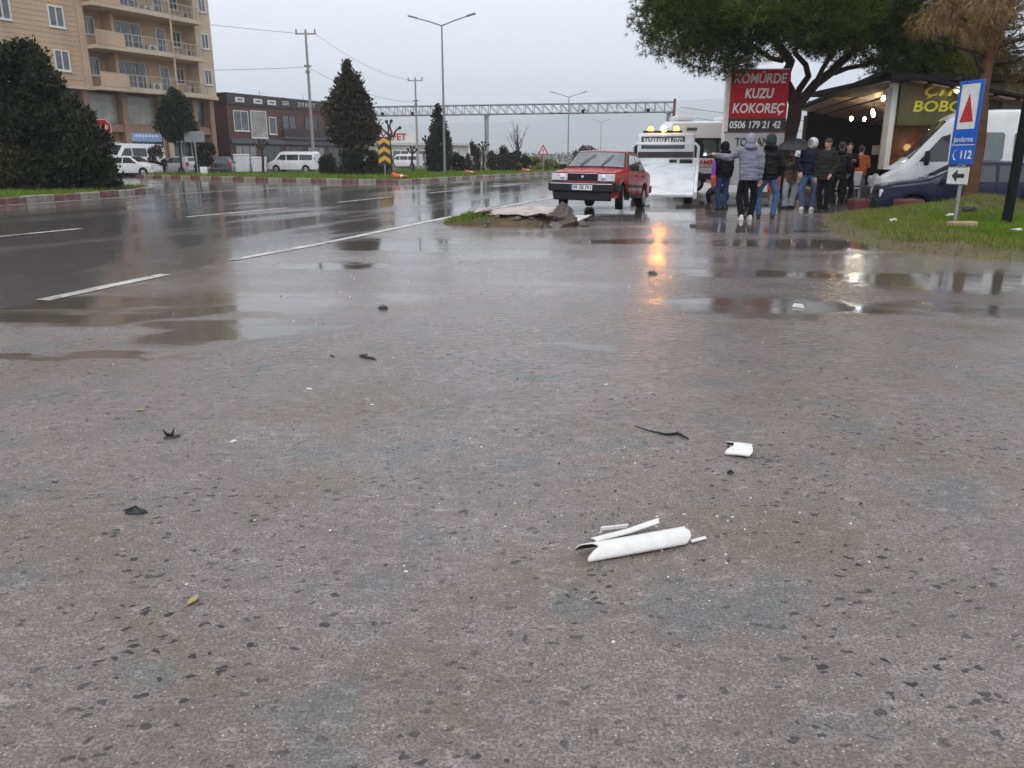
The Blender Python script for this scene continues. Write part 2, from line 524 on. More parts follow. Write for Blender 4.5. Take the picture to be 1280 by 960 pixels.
paint = mat('road_paint', (0.55, 0.53, 0.48), 0.3, var=0.3, scale=5, bump=0.4, bscale=120, dirt=(0.14, 0.125, 0.12), dirt_amt=0.95)
def stripe(pts, w, z=0.006):
    L_, R_ = [], []
    for i, p in enumerate(pts):
        a = Vector(pts[max(i - 1, 0)]); c = Vector(pts[min(i + 1, len(pts) - 1)])
        d = (c - a).normalized(); n = Vector((d.y, -d.x))
        L_.append(Vector(p) - n * w / 2); R_.append(Vector(p) + n * w / 2)
    o = sheet('road_marking', [tuple(q) for q in L_ + R_[::-1]], z, paint)
    return o
for pts, w in [
        ([(-4.38, 7.4), (-4.2, 8.2), (-3.96, 9.15)], 0.16),
        ([(-3.66, 10.5), (-3.0, 12.5), (-1.39, 18.67), (0.56, 25.5), (4.4, 37.0), (9.6, 52.0)], 0.16),
        ([(-8.9, 13.2), (-8.19, 15.4)], 0.15), ([(-7.42, 18.6), (-6.06, 22.1)], 0.15), ([(-5.3, 25.0), (-4.2, 28.8)], 0.15), ([(-3.2, 32), (-2.0, 36)], 0.15), ([(-0.9, 40), (0.4, 44)], 0.15),
        ([(-14.6, 23.0), (-13.7, 27.0), (-12.6, 31.5), (-11.0, 36.5), (-8.6, 41.5), (-5.8, 46.0), (3.4, 72.0)], 0.14)]:
    stripe(pts, w)

# ---------------------------------------------------------------- kerbed islands
grass_soil = mat('grass_soil', (0.10, 0.085, 0.035), 0.9, var=0.4, scale=2.5, bump=0.5, bscale=15, dirt=(0.12, 0.08, 0.045), dirt_amt=0.8)
dry_soil = mat('brown_soil', (0.10, 0.066, 0.038), 0.9, var=0.35, scale=5, bump=0.8, bscale=22)
kerb_red = mat('kerb_red_paint', (0.13, 0.04, 0.034), 0.45, var=0.3, scale=7, dirt=(0.2, 0.17, 0.15), dirt_amt=0.6)
kerb_white = mat('kerb_white_paint', (0.30, 0.265, 0.23), 0.45, var=0.25, scale=7, dirt=(0.14, 0.11, 0.09), dirt_amt=0.75)

def kerb_mesh(m, l):
    b = MB(); b.span((0.01, -0.02, -0.03), (l - 0.01, 0.18, 0.2))
    me = b.mesh('kerb_stone', m)
    bm = bmesh.new(); bm.from_mesh(me)
    bmesh.ops.bevel(bm, geom=[e for e in bm.edges], offset=0.025, segments=1, affect='EDGES')
    bm.to_mesh(me); bm.free()
    return me
def island(name, kerb_pts, others, length, stones_until):
    k = bpy.data.objects.new(name + '_kerb', None); COL.objects.link(k); k['kind'] = 'structure'
    ms = (kerb_mesh(kerb_red, length), kerb_mesh(kerb_white, length))
    i = 0; carry = 0
    for (a, c) in zip(kerb_pts, kerb_pts[1:]):
        a, c = Vector(a), Vector(c); d = c - a; l = d.length
        s = carry
        while s < l - 0.01 and i < stones_until:
            p = a + d * (s / l)
            link('kerb_stone', ms[i % 2], k, (p.x, p.y, 0.012 * math.sin(i * 2.3)), (R(1.2) * math.sin(i * 1.7), 0, math.atan2(d.y, d.x) + R(0.8) * math.sin(i)))
            i += 1; s += length
        carry = s - l
    poly = list(kerb_pts) + list(others)
    m = bpy.data.meshes.new(name)
    g = sheet(name, poly, 0.15, grass_soil)
    return g

isl_a = [(-19.5, 4.0), (-17.1, 13.0), (-15.6, 20.0), (-14.81, 23.68), (-14.3, 27.0), (-14.15, 30.8), (-14.5, 33.2), (-15.3, 34.6), (-16.6, 35.2)]
island('near_median_grass', isl_a, [(-21.5, 33.5), (-25, 4)], 1.25, 200)
isl_b = [(-27.5, 60.4), (-25.8, 59.0), (-15.15, 50.4), (-9.0, 46.3), (-7.6, 45.5), (-6.6, 45.3), (-5.9, 46.2), (-3.91, 51.5), (2.78, 71.8), (12.0, 98.0), (22, 126)]
island('far_median_grass', isl_b, [(6, 128), (-8, 96), (-17, 68), (-23, 63.2), (-26.8, 62.6)], 1.25, 110)

# far street strip behind the islands and a verge along it
sheet('far_verge_grass', [(22.4, 126.5), (5.5, 128.5), (60, 330), (110, 360)], 0.02, grass_soil)

# right verge: low bank of grass by the sign
def verge(name, outline, hfun, m, step=0.25):
    xs = [p[0] for p in outline]; ys = [p[1] for p in outline]
    def dist_in(x, y):
        best = 9e9; inside = False; n = len(outline)
        for i in range(n):
            x1, y1 = outline[i]; x2, y2 = outline[(i + 1) % n]
            if (y1 > y) != (y2 > y) and x < (x2 - x1) * (y - y1) / (y2 - y1) + x1: inside = not inside
            dx, dy = x2 - x1, y2 - y1
            t = max(0, min(1, ((x - x1) * dx + (y - y1) * dy) / (dx * dx + dy * dy)))
            best = min(best, math.hypot(x - x1 - t * dx, y - y1 - t * dy))
        return best if inside else -best
    vs, idx, fs = [], {}, []
    nx = int((max(xs) - min(xs)) / step) + 3; ny = int((max(ys) - min(ys)) / step) + 3
    H = {}
    for i in range(nx):
        for j in range(ny):
            x = min(xs) - step + i * step; y = min(ys) - step + j * step
            d = dist_in(x, y)
            z = hfun(x, y, max(d, 0)) if d > 0 else -0.03
            H[i, j] = (x, y, z, d)
    for i in range(nx - 1):
        for j in range(ny - 1):
            q = [(i, j), (i + 1, j), (i + 1, j + 1), (i, j + 1)]
            if max(H[k][3] for k in q) > 0:
                f = []
                for k in q:
                    if k not in idx: idx[k] = len(vs); vs.append(H[k][:3])
                    f.append(idx[k])
                fs.append(tuple(f))
    me = bpy.data.meshes.new(name); me.from_pydata(vs, [], fs); me.materials.append(m)
    me.polygons.foreach_set('use_smooth', [True] * len(fs))
    o = link(name, me)
    return o, dist_in
def h_right(x, y, d):
    e = min(1, d / 0.9); e = e * e * (3 - 2 * e)
    z = e * 0.12 + 0.05 * noise.noise(Vector((x * 1.3, y * 1.3, 0))) * e
    z += 0.34 * math.exp(-((x - 10.3) ** 2 / 2.2 + (y - 18.0) ** 2 / 0.8))
    return z
OUT_R = [(7.36, 19.5), (6.3, 16.6), (5.6, 14.0), (5.35, 12.4), (5.55, 11.3), (6.2, 10.5), (7.2, 9.9), (9.5, 9.5), (14, 9.4), (22, 9.4), (22, 18.3), (12, 18.85)]
vr, dist_r = verge('verge_grass', OUT_R, h_right, grass_soil)
vr['kind'] = 'structure'

# ---------------------------------------------------------------- grass blades (uncountable)
def blades(name, pts, hgt, wid, m, lean=0.5):
    n = len(pts); P = np.array(pts, dtype=np.float32); rng_ = np.random.default_rng(len(pts))
    a = rng_.uniform(0, 2 * np.pi, n); h = hgt * rng_.uniform(0.45, 1.25, n) ; w = wid * rng_.uniform(0.7, 1.3, n)
    dx, dy = np.cos(a), np.sin(a); l = rng_.uniform(0, lean, n) * h; b = rng_.uniform(0, 2 * np.pi, n)
    v0 = P + np.stack([dx * w, dy * w, np.zeros(n) - 0.01], 1); v1 = P - np.stack([dx * w, dy * w, np.zeros(n) + 0.01], 1)
    v2 = P + np.stack([np.cos(b) * l, np.sin(b) * l, h], 1)
    V = np.stack([v0, v1, v2], 1).reshape(-1, 3); F = np.arange(3 * n).reshape(-1, 3)
    o = link(name, fast_mesh(name, V, F, m, tint=np.clip(P[:, 0] * 0 + rng_.normal(0.5, 0.22, n) + 0.25 * np.sin(P[:, 0] * 1.9) * np.sin(P[:, 1] * 1.3), 0, 1)))
    o['kind'] = 'stuff'; o['label'] = name.replace('_', ' ')
    return o
grass_m = leafmat('grass_blade', (0.09, 0.12, 0.014), (0.15, 0.27, 0.016), 0.5)
grass_dry = leafmat('grass_blade_dry', (0.21, 0.165, 0.06), (0.15, 0.19, 0.035), 0.6)
def inside(poly, x, y):
    r = False; n = len(poly)
    for i in range(n):
        x1, y1 = poly[i]; x2, y2 = poly[(i + 1) % n]
        if (y1 > y) != (y2 > y) and x < (x2 - x1) * (y - y1) / (y2 - y1) + x1: r = not r
    return r
rnd = random.Random(3)
pts = []; pts2 = []
while len(pts) < 60000:
    x = rnd.uniform(5.3, 14.5); y = 9.4 + (rnd.random() ** 0.9) * 10.0
    d = dist_r(x, y)
    if d < 0.05: continue
    k = noise.noise(Vector((x * 0.9, y * 0.9, 5)))
    k += 0.6 * noise.noise(Vector((x * 3.1, y * 3.1, 2)))
    if d < 0.55 + 0.6 * k and rnd.random() < 0.86: continue
    if k < -0.25 and rnd.random() < 0.6: continue
    if d < 2.0 + 1.3 * k and rnd.random() < 0.75: pts2.append((x, y, h_right(x, y, d))); continue
    pts.append((x, y, h_right(x, y, d)))
g1 = blades('verge_turf', pts, 0.085, 0.006, grass_m, 0.9); g1['label'] = 'short wet green grass on the bank beside the blue sign'; g1['category'] = 'grass'
g2 = blades('verge_dry_turf', pts2, 0.075, 0.006, grass_dry, 1.2); g2['label'] = 'thin yellowish grass along the edge of the right bank'; g2['category'] = 'grass'
pa = isl_a + [(-21.5, 33.5), (-25, 4)]; pts = []
while len(pts) < 16000:
    x = rnd.uniform(-24, -14.2); y = rnd.uniform(19, 35.2)
    if inside(pa, x - 0.18, y) and inside(pa, x + 0.2, y): pts.append((x, y, 0.15))
g3 = blades('median_turf', pts, 0.16, 0.014, grass_m); g3['label'] = 'bright grass under the big dark bush on the kerbed island'; g3['category'] = 'grass'
pb = isl_b + [(6, 128), (-8, 96), (-17, 68), (-23, 63.2), (-26.8, 62.6)]; pts = []
while len(pts) < 26000:
    x = rnd.uniform(-28, 12); y = 45 + 60 * rnd.random() ** 1.4
    if inside(pb, x - 0.2, y) and inside(pb, x + 0.3, y): pts.append((x, y, 0.15))
g4 = blades('far_median_turf', pts, 0.24, 0.03, grass_m); g4['label'] = 'grass on the island with the chevron sign and conifers'; g4['category'] = 'grass'
# ---------------------------------------------------------------- vehicles (local x = forward, y = left)
class Shell:
    def __init__(s, top, plan, belt, sill, tumble, wheels, wr, arch, crown=0.03, r=0.05):
        s.top, s.plan, s.beltp, s.sill, s.tumble, s.wheels, s.wr, s.arch, s.crown, s.r = top, plan, belt, sill, tumble, wheels, wr, arch, crown, r
    def hw(s, x): return interp(s.plan, x)
    def zt(s, x): return interp(s.top, x)
    def belt(s, x): return interp(s.beltp, x)
    def yside(s, x, z): return s.hw(x) - s.tumble * max(0, z - s.belt(x)) + 0.012 * math.sin(math.pi * max(0, min(1, (z - s.sill) / (s.belt(x) - s.sill))))
    def ring(s, x):
        zt, b, hw, r = s.zt(x), s.belt(x), s.hw(x), s.r
        zb = s.sill
        for xw in s.wheels:
            if abs(x - xw) < s.arch:
                zb = max(zb, s.wr + math.sqrt(max(0, s.arch ** 2 - (x - xw) ** 2)))
        d = max(zt - b, 0)
        z3 = min(b, zt - 0.06)
        zb = min(zb, z3 - 0.05)
        ht = hw - s.tumble * d
        lo = [(hw - 0.02, zb)]
        for k in (0.25, 0.5, 0.75):
            z = zb + (z3 - zb) * k
            lo.append((s.yside(x, z), z))
        pts = lo + [(hw, z3), ((hw + ht) / 2, (z3 + zt - r) / 2), (ht, zt - r), (ht - r * 0.3, zt - r * 0.3), (ht - r, zt), (ht * 0.5, zt + s.crown * 0.75), (0, zt + s.crown)]
        return pts
    def mesh(s, name, m, parent, smooth=28):
        x0, x1 = s.top[0][0], s.top[-1][0]
        xs = set([p[0] for p in s.top])
        n = 70
        for i in range(n + 1): xs.add(x0 + (x1 - x0) * i / n)
        for xw in s.wheels:
            for k in range(-10, 11):
                q = xw + s.arch * math.sin(k / 10 * math.pi / 2) * 0.9999
                if x0 < q < x1: xs.add(q)
        xs = sorted(xs); xx = [xs[0]]
        for x in xs[1:]:
            if x - xx[-1] > 0.004: xx.append(x)
        b = MB(); vs = []; k = None
        for x in xx:
            rg = s.ring(x); full = [(y, z) for y, z in rg] + [(-y, z) for y, z in rg[-2::-1]]
            k = len(full); vs += [(x, y, z) for y, z in full]
        fs = []
        for i in range(len(xx) - 1):
            for j in range(k - 1):
                fs.append((i * k + j, i * k + j + 1, (i + 1) * k + j + 1, (i + 1) * k + j))
        fs.append(tuple(range(k))); fs.append(tuple(range((len(xx) - 1) * k, len(xx) * k))[::-1])
        b.add(vs, fs)
        o = b.build(name, m, parent, smooth=smooth)
        # dark floor pan and inner arches
        u = MB(); u.span((x0 + 0.12, -s.hw(0) + 0.22, s.sill + 0.03), (x1 - 0.12, s.hw(0) - 0.22, s.belt(0) - 0.12))
        u.build('underbody', under_black, parent)
        return o
    def side_panel(s, name, m, parent, poly, side, off=0.006, grow=0.03):
        """sheet lying on the flank; poly in (x, z), drawn finely so that it follows the curve"""
        pts = []
        for (a, c) in zip(poly, poly[1:] + poly[:1]):
            for k in range(4):
                pts.append((a[0] + (c[0] - a[0]) * k / 4, a[1] + (c[1] - a[1]) * k / 4))
        b = MB()
        b.prism(pts, lambda p: (p[0], side * (s.yside(p[0], p[1]) + off), p[1]), lambda p: (p[0], side * (s.yside(p[0], p[1]) - grow), p[1]))
        return b.build(name, m, parent)
    def slope_panel(s, name, m, parent, x0, x1, m0=0.1, m1=0.1, off=0.007):
        """glass lying on the sloped top between x0 and x1"""
        nx, ny = 6, 8; vs = []; fs = []
        sl = (s.zt(x1) - s.zt(x0)) / (x1 - x0); nrm = Vector((-sl, 0, 1)).normalized()
        for lay in (off, -0.03):
            for i in range(nx + 1):
                x = x0 + (x1 - x0) * i / nx; mg = m0 + (m1 - m0) * i / nx
                zt = s.zt(x); ht = s.hw(x) - s.tumble * max(0, zt - s.belt(x)) - mg
                for j in range(ny + 1):
                    y = -ht + 2 * ht * j / ny; q = abs(y) / (s.hw(x) - s.tumble * max(0, zt - s.belt(x)))
                    z = zt + s.crown * (1 - 0.5 * q * q - 0.5 * q ** 4)
                    vs.append((x + nrm.x * lay, y, z + nrm.z * lay))
        w = ny + 1; o = (nx + 1) * w
        for i in range(nx):
            for j in range(ny):
                a = i * w + j; fs.append((a, a + 1, a + w + 1, a + w)); fs.append((o + a, o + a + w, o + a + w + 1, o + a + 1))
        rim = [j for j in range(w)] + [i * w + ny for i in range(1, nx + 1)] + [nx * w + j for j in range(ny - 1, -1, -1)] + [i * w for i in range(nx - 1, 0, -1)]
        for a, c in zip(rim, rim[1:] + rim[:1]): fs.append((a, c, c + o, a + o))
        b = MB(); b.add(vs, fs)
        return b.build(name, m, parent, smooth=30)

_wheels = {}
def wheel(parent, x, y, r, w=0.19, style='cover', rim_m=None, z=None, steer=0):
    key = (r, w, style)
    if key not in _wheels:
        t = MB(); rr = r * 0.64
        t.lathe([(rr, -w / 2), (r * 0.93, -w / 2), (r, -w * 0.38), (r, w * 0.38), (r * 0.93, w / 2), (rr, w / 2), (rr, -w / 2)], 28, 'Y')
        q = MB()
        q.lathe([(rr * 1.0, w * 0.46), (rr * 0.94, w * 0.5), (rr * 0.9, w * 0.40), (rr * 0.86, w * 0.30), (0.02, w * 0.30)], 24, 'Y')
        n = {'cover': 9, 'five': 5, 'steel': 8}[style]
        for k in range(n):
            a = 2 * math.pi * k / n
            wd = {'cover': 0.05, 'five': 0.095, 'steel': 0.05}[style]
            q.M = Matrix.Rotation(a, 4, 'Y')
            q.box((rr * 0.48, w * 0.38, 0), (rr * 0.9, w * 0.12, wd * r / 0.3))
        q.M = Matrix.Identity(4)
        q.lathe([(rr * 0.3, w * 0.36), (rr * 0.28, w * 0.48), (0.01, w * 0.5)], 14, 'Y')
        dk = MB(); dk.lathe([(rr * 0.88, w * 0.31), (rr * 0.3, w * 0.315), (0.01, w * 0.315)], 18, 'Y')  # black disc stands in for the shade between the spokes
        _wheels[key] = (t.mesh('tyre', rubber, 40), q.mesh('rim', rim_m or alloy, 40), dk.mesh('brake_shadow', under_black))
    a, c, d = _wheels[key]
    o = bpy.data.objects.new('wheel', None); COL.objects.link(o); o.parent = parent
    o.location = (x, y, z if z is not None else r); o.rotation_euler = (0, 0, (0 if y > 0 else math.pi) + steer)
    link('tyre', a, o); link('rim', c, o); link('rim_shade_disc', d, o)
    return o

def strip(parent, name, m, a, c, w, t=0.012, bevel=0):
    b = MB(); a, c = Vector(a), Vector(c); b.tube([a, c], [(w / 2, t / 2)] * 2, 4); return b.build(name, m, parent)

# ------------------------------------------------ red saloon
red_paint = mat('red_car_paint', (0.40, 0.010, 0.013), 0.3, var=0.1, scale=3, coat=0.25, dirt=(0.22, 0.02, 0.02), dirt_amt=0.4, spec=0.3)
pale_glass = mat('wet_windscreen', (0.10, 0.11, 0.12), 0.06, var=0.6, scale=2.2, ior=1.9, coat=0.6)
def red_car():
    t = thing('saloon_car', 'red boxy saloon car with black bumper facing out beside the rubble heap', 'car', (2.38, 21.35, 0.05), R(-90 - 21))
    t.rotation_euler = (R(-1.0), R(-2.2), R(-90 - 21))
    S = Shell([(-2.1, 0.62), (-2.06, 0.90), (-1.95, 0.955), (-1.32, 0.985), (-0.98, 1.32), (-0.85, 1.385), (-0.2, 1.42), (0.28, 1.405), (0.40, 1.375), (0.98, 0.965), (1.10, 0.945), (1.95, 0.86), (2.02, 0.835), (2.06, 0.62)],
              [(-2.1, 0.70), (-2.0, 0.77), (-1.5, 0.80), (0.9, 0.805), (1.7, 0.785), (2.0, 0.755), (2.06, 0.72)],
              [(-2.1, 0.9), (-1.3, 0.93), (1.0, 0.92), (2.06, 0.82)], 0.27, 0.36, (-1.2, 1.22), 0.29, 0.365, 0.025, 0.045)
    S.mesh('body', red_paint, t, 40)
    S.slope_panel('windscreen_rubber', black_plastic, t, 0.415, 0.975, 0.025, 0.03, 0.004)
    S.slope_panel('windscreen', pale_glass, t, 0.45, 0.945, 0.06, 0.07, 0.010)
    S.slope_panel('rear_window', dark_glass, t, -1.28, -1.0, 0.08, 0.08)
    for sd in (1, -1):
        S.side_panel('window_trim', black_plastic, t, [(0.80, 0.945), (0.66, 1.07), (0.33, 1.335), (-0.24, 1.352), (-0.80, 1.325), (-1.07, 1.09), (-1.14, 0.945)], sd, 0.003)
        S.side_panel('side_window', pale_glass, t, [(0.72, 0.97), (0.62, 1.06), (0.30, 1.31), (-0.22, 1.33), (-0.22, 0.97)], sd)
        S.side_panel('side_window', pale_glass, t, [(-0.30, 0.97), (-0.30, 1.33), (-0.78, 1.30), (-1.02, 1.08), (-1.08, 0.97)], sd)
        for xx in (0.86, -0.26, -1.02):
            S.side_panel('door_seam', under_black, t, [(xx, 0.36), (xx + 0.012, 0.36), (xx + 0.012, 0.92), (xx, 0.92)], sd, 0.003)
        S.side_panel('side_trim', black_plastic, t, [(-0.86, 0.53), (0.86, 0.53), (0.86, 0.60), (-0.86, 0.60)], sd, 0.018)
        S.side_panel('sill_trim', black_plastic, t, [(-0.8, 0.28), (0.82, 0.28), (0.82, 0.37), (-0.8, 0.37)], sd, 0.012)
        for xx in (-0.12, -0.92):
            S.side_panel('door_handle', black_plastic, t, [(xx, 0.81), (xx + 0.14, 0.81), (xx + 0.14, 0.84), (xx, 0.84)], sd, 0.03)
        m = MB(); m.box((0.68, sd * 0.93, 1.0), (0.07, 0.2, 0.13), rz=sd * 0.2); m.build('door_mirror', black_plastic, t, bevel=0.02)
        # headlight: reflector, lens, amber indicator
        h = MB(); h.box((2.052, sd * 0.55, 0.735), (0.05, 0.36, 0.17)); hl = h.build('headlight', lamp_glass, t, bevel=0.012)
        f = MB(); f.box((2.05, sd * 0.55, 0.827), (0.05, 0.38, 0.012)); f.box((2.05, sd * 0.55, 0.643), (0.05, 0.38, 0.012)); f.box((2.05, sd * 0.362, 0.735), (0.05, 0.012, 0.19)); f.build('lamp_frame', black_plastic, hl)
        rf = MB(); rf.lathe([(0.075, 0.012), (0.06, 0.02), (0.01, 0.022)], 16, 'X', (2.06, sd * 0.5, 0.735)); rf.build('reflector', chrome, hl, smooth=40)
        a = MB(); a.box((2.02, sd * 0.742, 0.735), (0.10, 0.05, 0.17)); a.build('indicator', lamp_glass, t, bevel=0.01)
        a = MB(); a.box((-2.06, sd * 0.6, 0.74), (0.06, 0.3, 0.2)); a.build('tail_light', red_glass, t, bevel=0.01)
        a = MB(); a.box((1.22 - 0.39, sd * 0.80, 0.33), (0.03, 0.12, 0.2)); a.build('mud_flap', rubber, t)
    for sd in (1, -1):
        b = MB(); b.tube([(0.34, sd * 0.655, 1.392), (-0.2, sd * 0.645, 1.41), (-0.84, sd * 0.655, 1.378)], 0.012, 6); b.build('rain_gutter', black_plastic, t)
    b = MB(); b.tube([(2.075, -0.36, 0.822), (2.075, 0.36, 0.822)], 0.008, 6); b.build('grille_trim', chrome, t)
    b = MB(); b.lathe([(0.035, 0.0), (0.03, 0.012), (0.005, 0.014)], 14, 'X', (2.07, 0, 0.745)); b.build('round_badge', chrome, t)
    b = MB(); b.box((2.195, 0, 0.585), (0.012, 1.5, 0.018)); b.build('bumper_strip', chrome, t)
    g = MB(); g.box((2.05, 0, 0.735), (0.03, 0.72, 0.17))
    for k in range(5): g.box((2.066, 0, 0.67 + k * 0.032), (0.012, 0.70, 0.010))
    for k in range(9): g.box((2.066, -0.32 + k * 0.08, 0.735), (0.01, 0.008, 0.16))
    g.build('grille', black_plastic, t)
    b = MB(); b.span((2.0, -0.80, 0.40), (2.19, 0.80, 0.62)); b.span((1.62, 0.775, 0.42), (2.1, 0.84, 0.60)); b.span((1.62, -0.84, 0.42), (2.1, -0.775, 0.60)); b.build('front_bumper', black_plastic, t, bevel=0.035, seg=3)
    b = MB(); b.span((1.95, -0.70, 0.20), (2.11, 0.70, 0.42)); b.build('front_spoiler', black_plastic, t, bevel=0.03)
    b = MB(); b.span((-2.2, -0.80, 0.40), (-2.02, 0.80, 0.6)); b.build('rear_bumper', black_plastic, t, bevel=0.03)
    p = MB(); p.box((2.2, 0.02, 0.50), (0.012, 0.52, 0.115)); pl = p.build('number_plate', white_paint, t)
    p = MB(); p.box((2.207, -0.222, 0.50), (0.004, 0.045, 0.112)); p.build('blue_band', mat('plate_blue', (0.02, 0.06, 0.3), 0.4), pl)
    lettering(pl, '09 ZE 751', (2.209, 0.045, 0.50), 0.105, letter_black, (math.pi / 2, 0, math.pi / 2), depth=0.002, bold=True, width=0.43)
    w = MB()
    for y0, y1 in ((0.12, 0.36), (-0.42, -0.10)):
        w2 = MB(); w2.tube([(1.02, y0, 0.975), (0.78, (y0 + y1) / 2 + 0.03, 1.16), (0.6, y1, 1.30)], 0.006, 5); w2.tube([(0.92, y0 + 0.02, 1.06), (0.58, y1 - 0.03, 1.31)], 0.008, 4); w2.build('wiper', black_plastic, t)
    h = MB(); h.tube([(1.86, 0.52, 0.882), (1.1, 0.6, 0.958)], 0.008, 4); h.tube([(1.86, -0.52, 0.882), (1.1, -0.6, 0.958)], 0.008, 4); h.build('bonnet_crease', red_paint, t)
    # things seen through the glass
    for xw, st in ((1.22, R(10)), (-1.2, 0)):
        for sd in (1, -1): wheel(t, xw, sd * 0.71, 0.29, 0.18, 'cover', steer=st)
    return t
red_car()

# ------------------------------------------------ generic vans and cars
def simple_car(name, label, loc, rz, paint, S, wins, group=None, wr=0.3, track=0.7, style='five', plate=None, hl=None, glass=dark_glass, tail=None, bump=True, cat='car'):
    t = thing(name, label, cat, loc, rz, group)
    S.mesh('body', paint, t)
    for poly in wins:
        for sd in (1, -1): S.side_panel('side_window', glass, t, poly, sd)
    for xw in S.wheels:
        for sd in (1, -1): wheel(t, xw, sd * track, wr, 0.2, style)
    x1 = S.top[-1][0]; x0 = S.top[0][0]
    for sd in (1, -1):
        if hl:
            b = MB(); b.box((x1 - hl[0], sd * hl[1], hl[2]), hl[3], rz=sd * -0.25); b.build('headlight', lamp_glass, t, bevel=0.03)
        if tail:
            b = MB(); b.box((x0 + tail[0], sd * tail[1], tail[2]), tail[3]); b.build('tail_light', red_glass, t, bevel=0.02)
    if bump:
        b = MB(); b.span((x1 - 0.12, -S.hw(x1) + 0.02, 0.3), (x1 + 0.08, S.hw(x1) - 0.02, 0.55)); b.build('front_bumper', black_plastic if bump == 'black' else paint, t, bevel=0.04)
        b = MB(); b.span((x0 - 0.08, -S.hw(x0) + 0.02, 0.3), (x0 + 0.12, S.hw(x0) - 0.02, 0.55)); b.build('rear_bumper', black_plastic if bump == 'black' else paint, t, bevel=0.04)
    return t

# dark blue saloon/estate by the verge
blue_paint = mat('navy_car_paint', (0.006, 0.010, 0.034), 0.36, var=0.15, scale=3, coat=0.12, spec=0.25)
S = Shell([(-2.2, 0.55), (-2.17, 0.95), (-2.1, 1.05), (-1.75, 1.34), (-1.6, 1.38), (-0.4, 1.42), (0.12, 1.40), (0.25, 1.37), (0.98, 0.98), (1.15, 0.95), (1.85, 0.86), (2.0, 0.80), (2.06, 0.56)],
          [(-2.2, 0.74), (-1.9, 0.82), (1.0, 0.84), (1.8, 0.80), (2.06, 0.70)], [(-2.2, 0.9), (1.0, 0.90), (2.06, 0.78)], 0.24, 0.34, (-1.3, 1.28), 0.3, 0.37, 0.03, 0.06)
t = simple_car('dark_saloon_car', 'dark navy car with alloy wheels parked behind the grass bank', (11.2, 20.35, -0.2), R(180 - 15), blue_paint, S,
    [[(0.70, 0.95), (0.18, 1.30), (-0.42, 1.33), (-0.42, 0.95)], [(-0.5, 0.95), (-0.5, 1.33), (-1.15, 1.31), (-1.15, 0.95)], [(-1.23, 0.96), (-1.23, 1.31), (-1.55, 1.29), (-1.82, 0.98)]], wr=0.3, track=0.74, bump='black')
S.slope_panel('windscreen', dark_glass, t, 0.30, 0.94, 0.06, 0.06)
for sd in (1, -1):
    b = MB(); b.box((1.97, sd * 0.6, 0.66), (0.12, 0.26, 0.2), rz=sd * -0.35); b.build('headlight', lamp_glass, t, bevel=0.03)
    b = MB(); b.box((0.72, sd * 0.95, 0.98), (0.1, 0.18, 0.13)); b.build('door_mirror', blue_paint, t, bevel=0.03)
    S.side_panel('side_trim', black_plastic, t, [(-0.9, 0.5), (0.88, 0.5), (0.88, 0.56), (-0.9, 0.56)], sd, 0.014)
    for xx in (0.8, -0.46, -1.2): S.side_panel('door_seam', under_black, t, [(xx, 0.32), (xx + 0.012, 0.32), (xx + 0.012, 0.9), (xx, 0.9)], sd, 0.003)
    for xx in (-0.3, -1.05): S.side_panel('door_handle', blue_paint, t, [(xx, 0.79), (xx + 0.16, 0.79), (xx + 0.16, 0.825), (xx, 0.825)], sd, 0.03)
    for xw in (1.28, -1.3):
        a = MB(); a.tube([(xw + 0.385 * math.cos(k * math.pi / 12), sd * 0.835, 0.3 + 0.385 * math.sin(k * math.pi / 12)) for k in range(13)], 0.022, 6); a.build('arch_trim', blue_paint, t, smooth=50)
b = MB(); b.box((2.05, 0, 0.68), (0.05, 0.6, 0.13)); b.build('grille', black_plastic, t)

# white minibus behind it
van_white = mat('van_white_paint', (0.78, 0.79, 0.8), 0.3, var=0.06, scale=2, coat=0.5, dirt=(0.4, 0.38, 0.35), dirt_amt=0.3)
S = Shell([(-2.5, 0.6), (-2.48, 2.2), (-2.38, 2.42), (-0.3, 2.45), (0.55, 2.42), (0.85, 2.28), (1.75, 1.30), (1.95, 1.16), (2.40, 0.92), (2.47, 0.8), (2.5, 0.5)],
          [(-2.5, 0.95), (0.6, 0.97), (1.8, 0.95), (2.3, 0.86), (2.5, 0.72)], [(-2.5, 1.22), (1.2, 1.2), (1.9, 1.10), (2.5, 0.75)], 0.3, 0.13, (-1.6, 1.6), 0.34, 0.42, 0.05, 0.09)
t = thing('minibus', 'white high-roofed minibus parked in front of the yellow restaurant sign', 'van', (12.6, 22.75, -0.2), R(180 - 17)); t.scale = (1, 1, 1.1)
S.mesh('body', van_white, t)
S.slope_panel('windscreen', dark_glass, t, 0.92, 1.72, 0.08, 0.06)
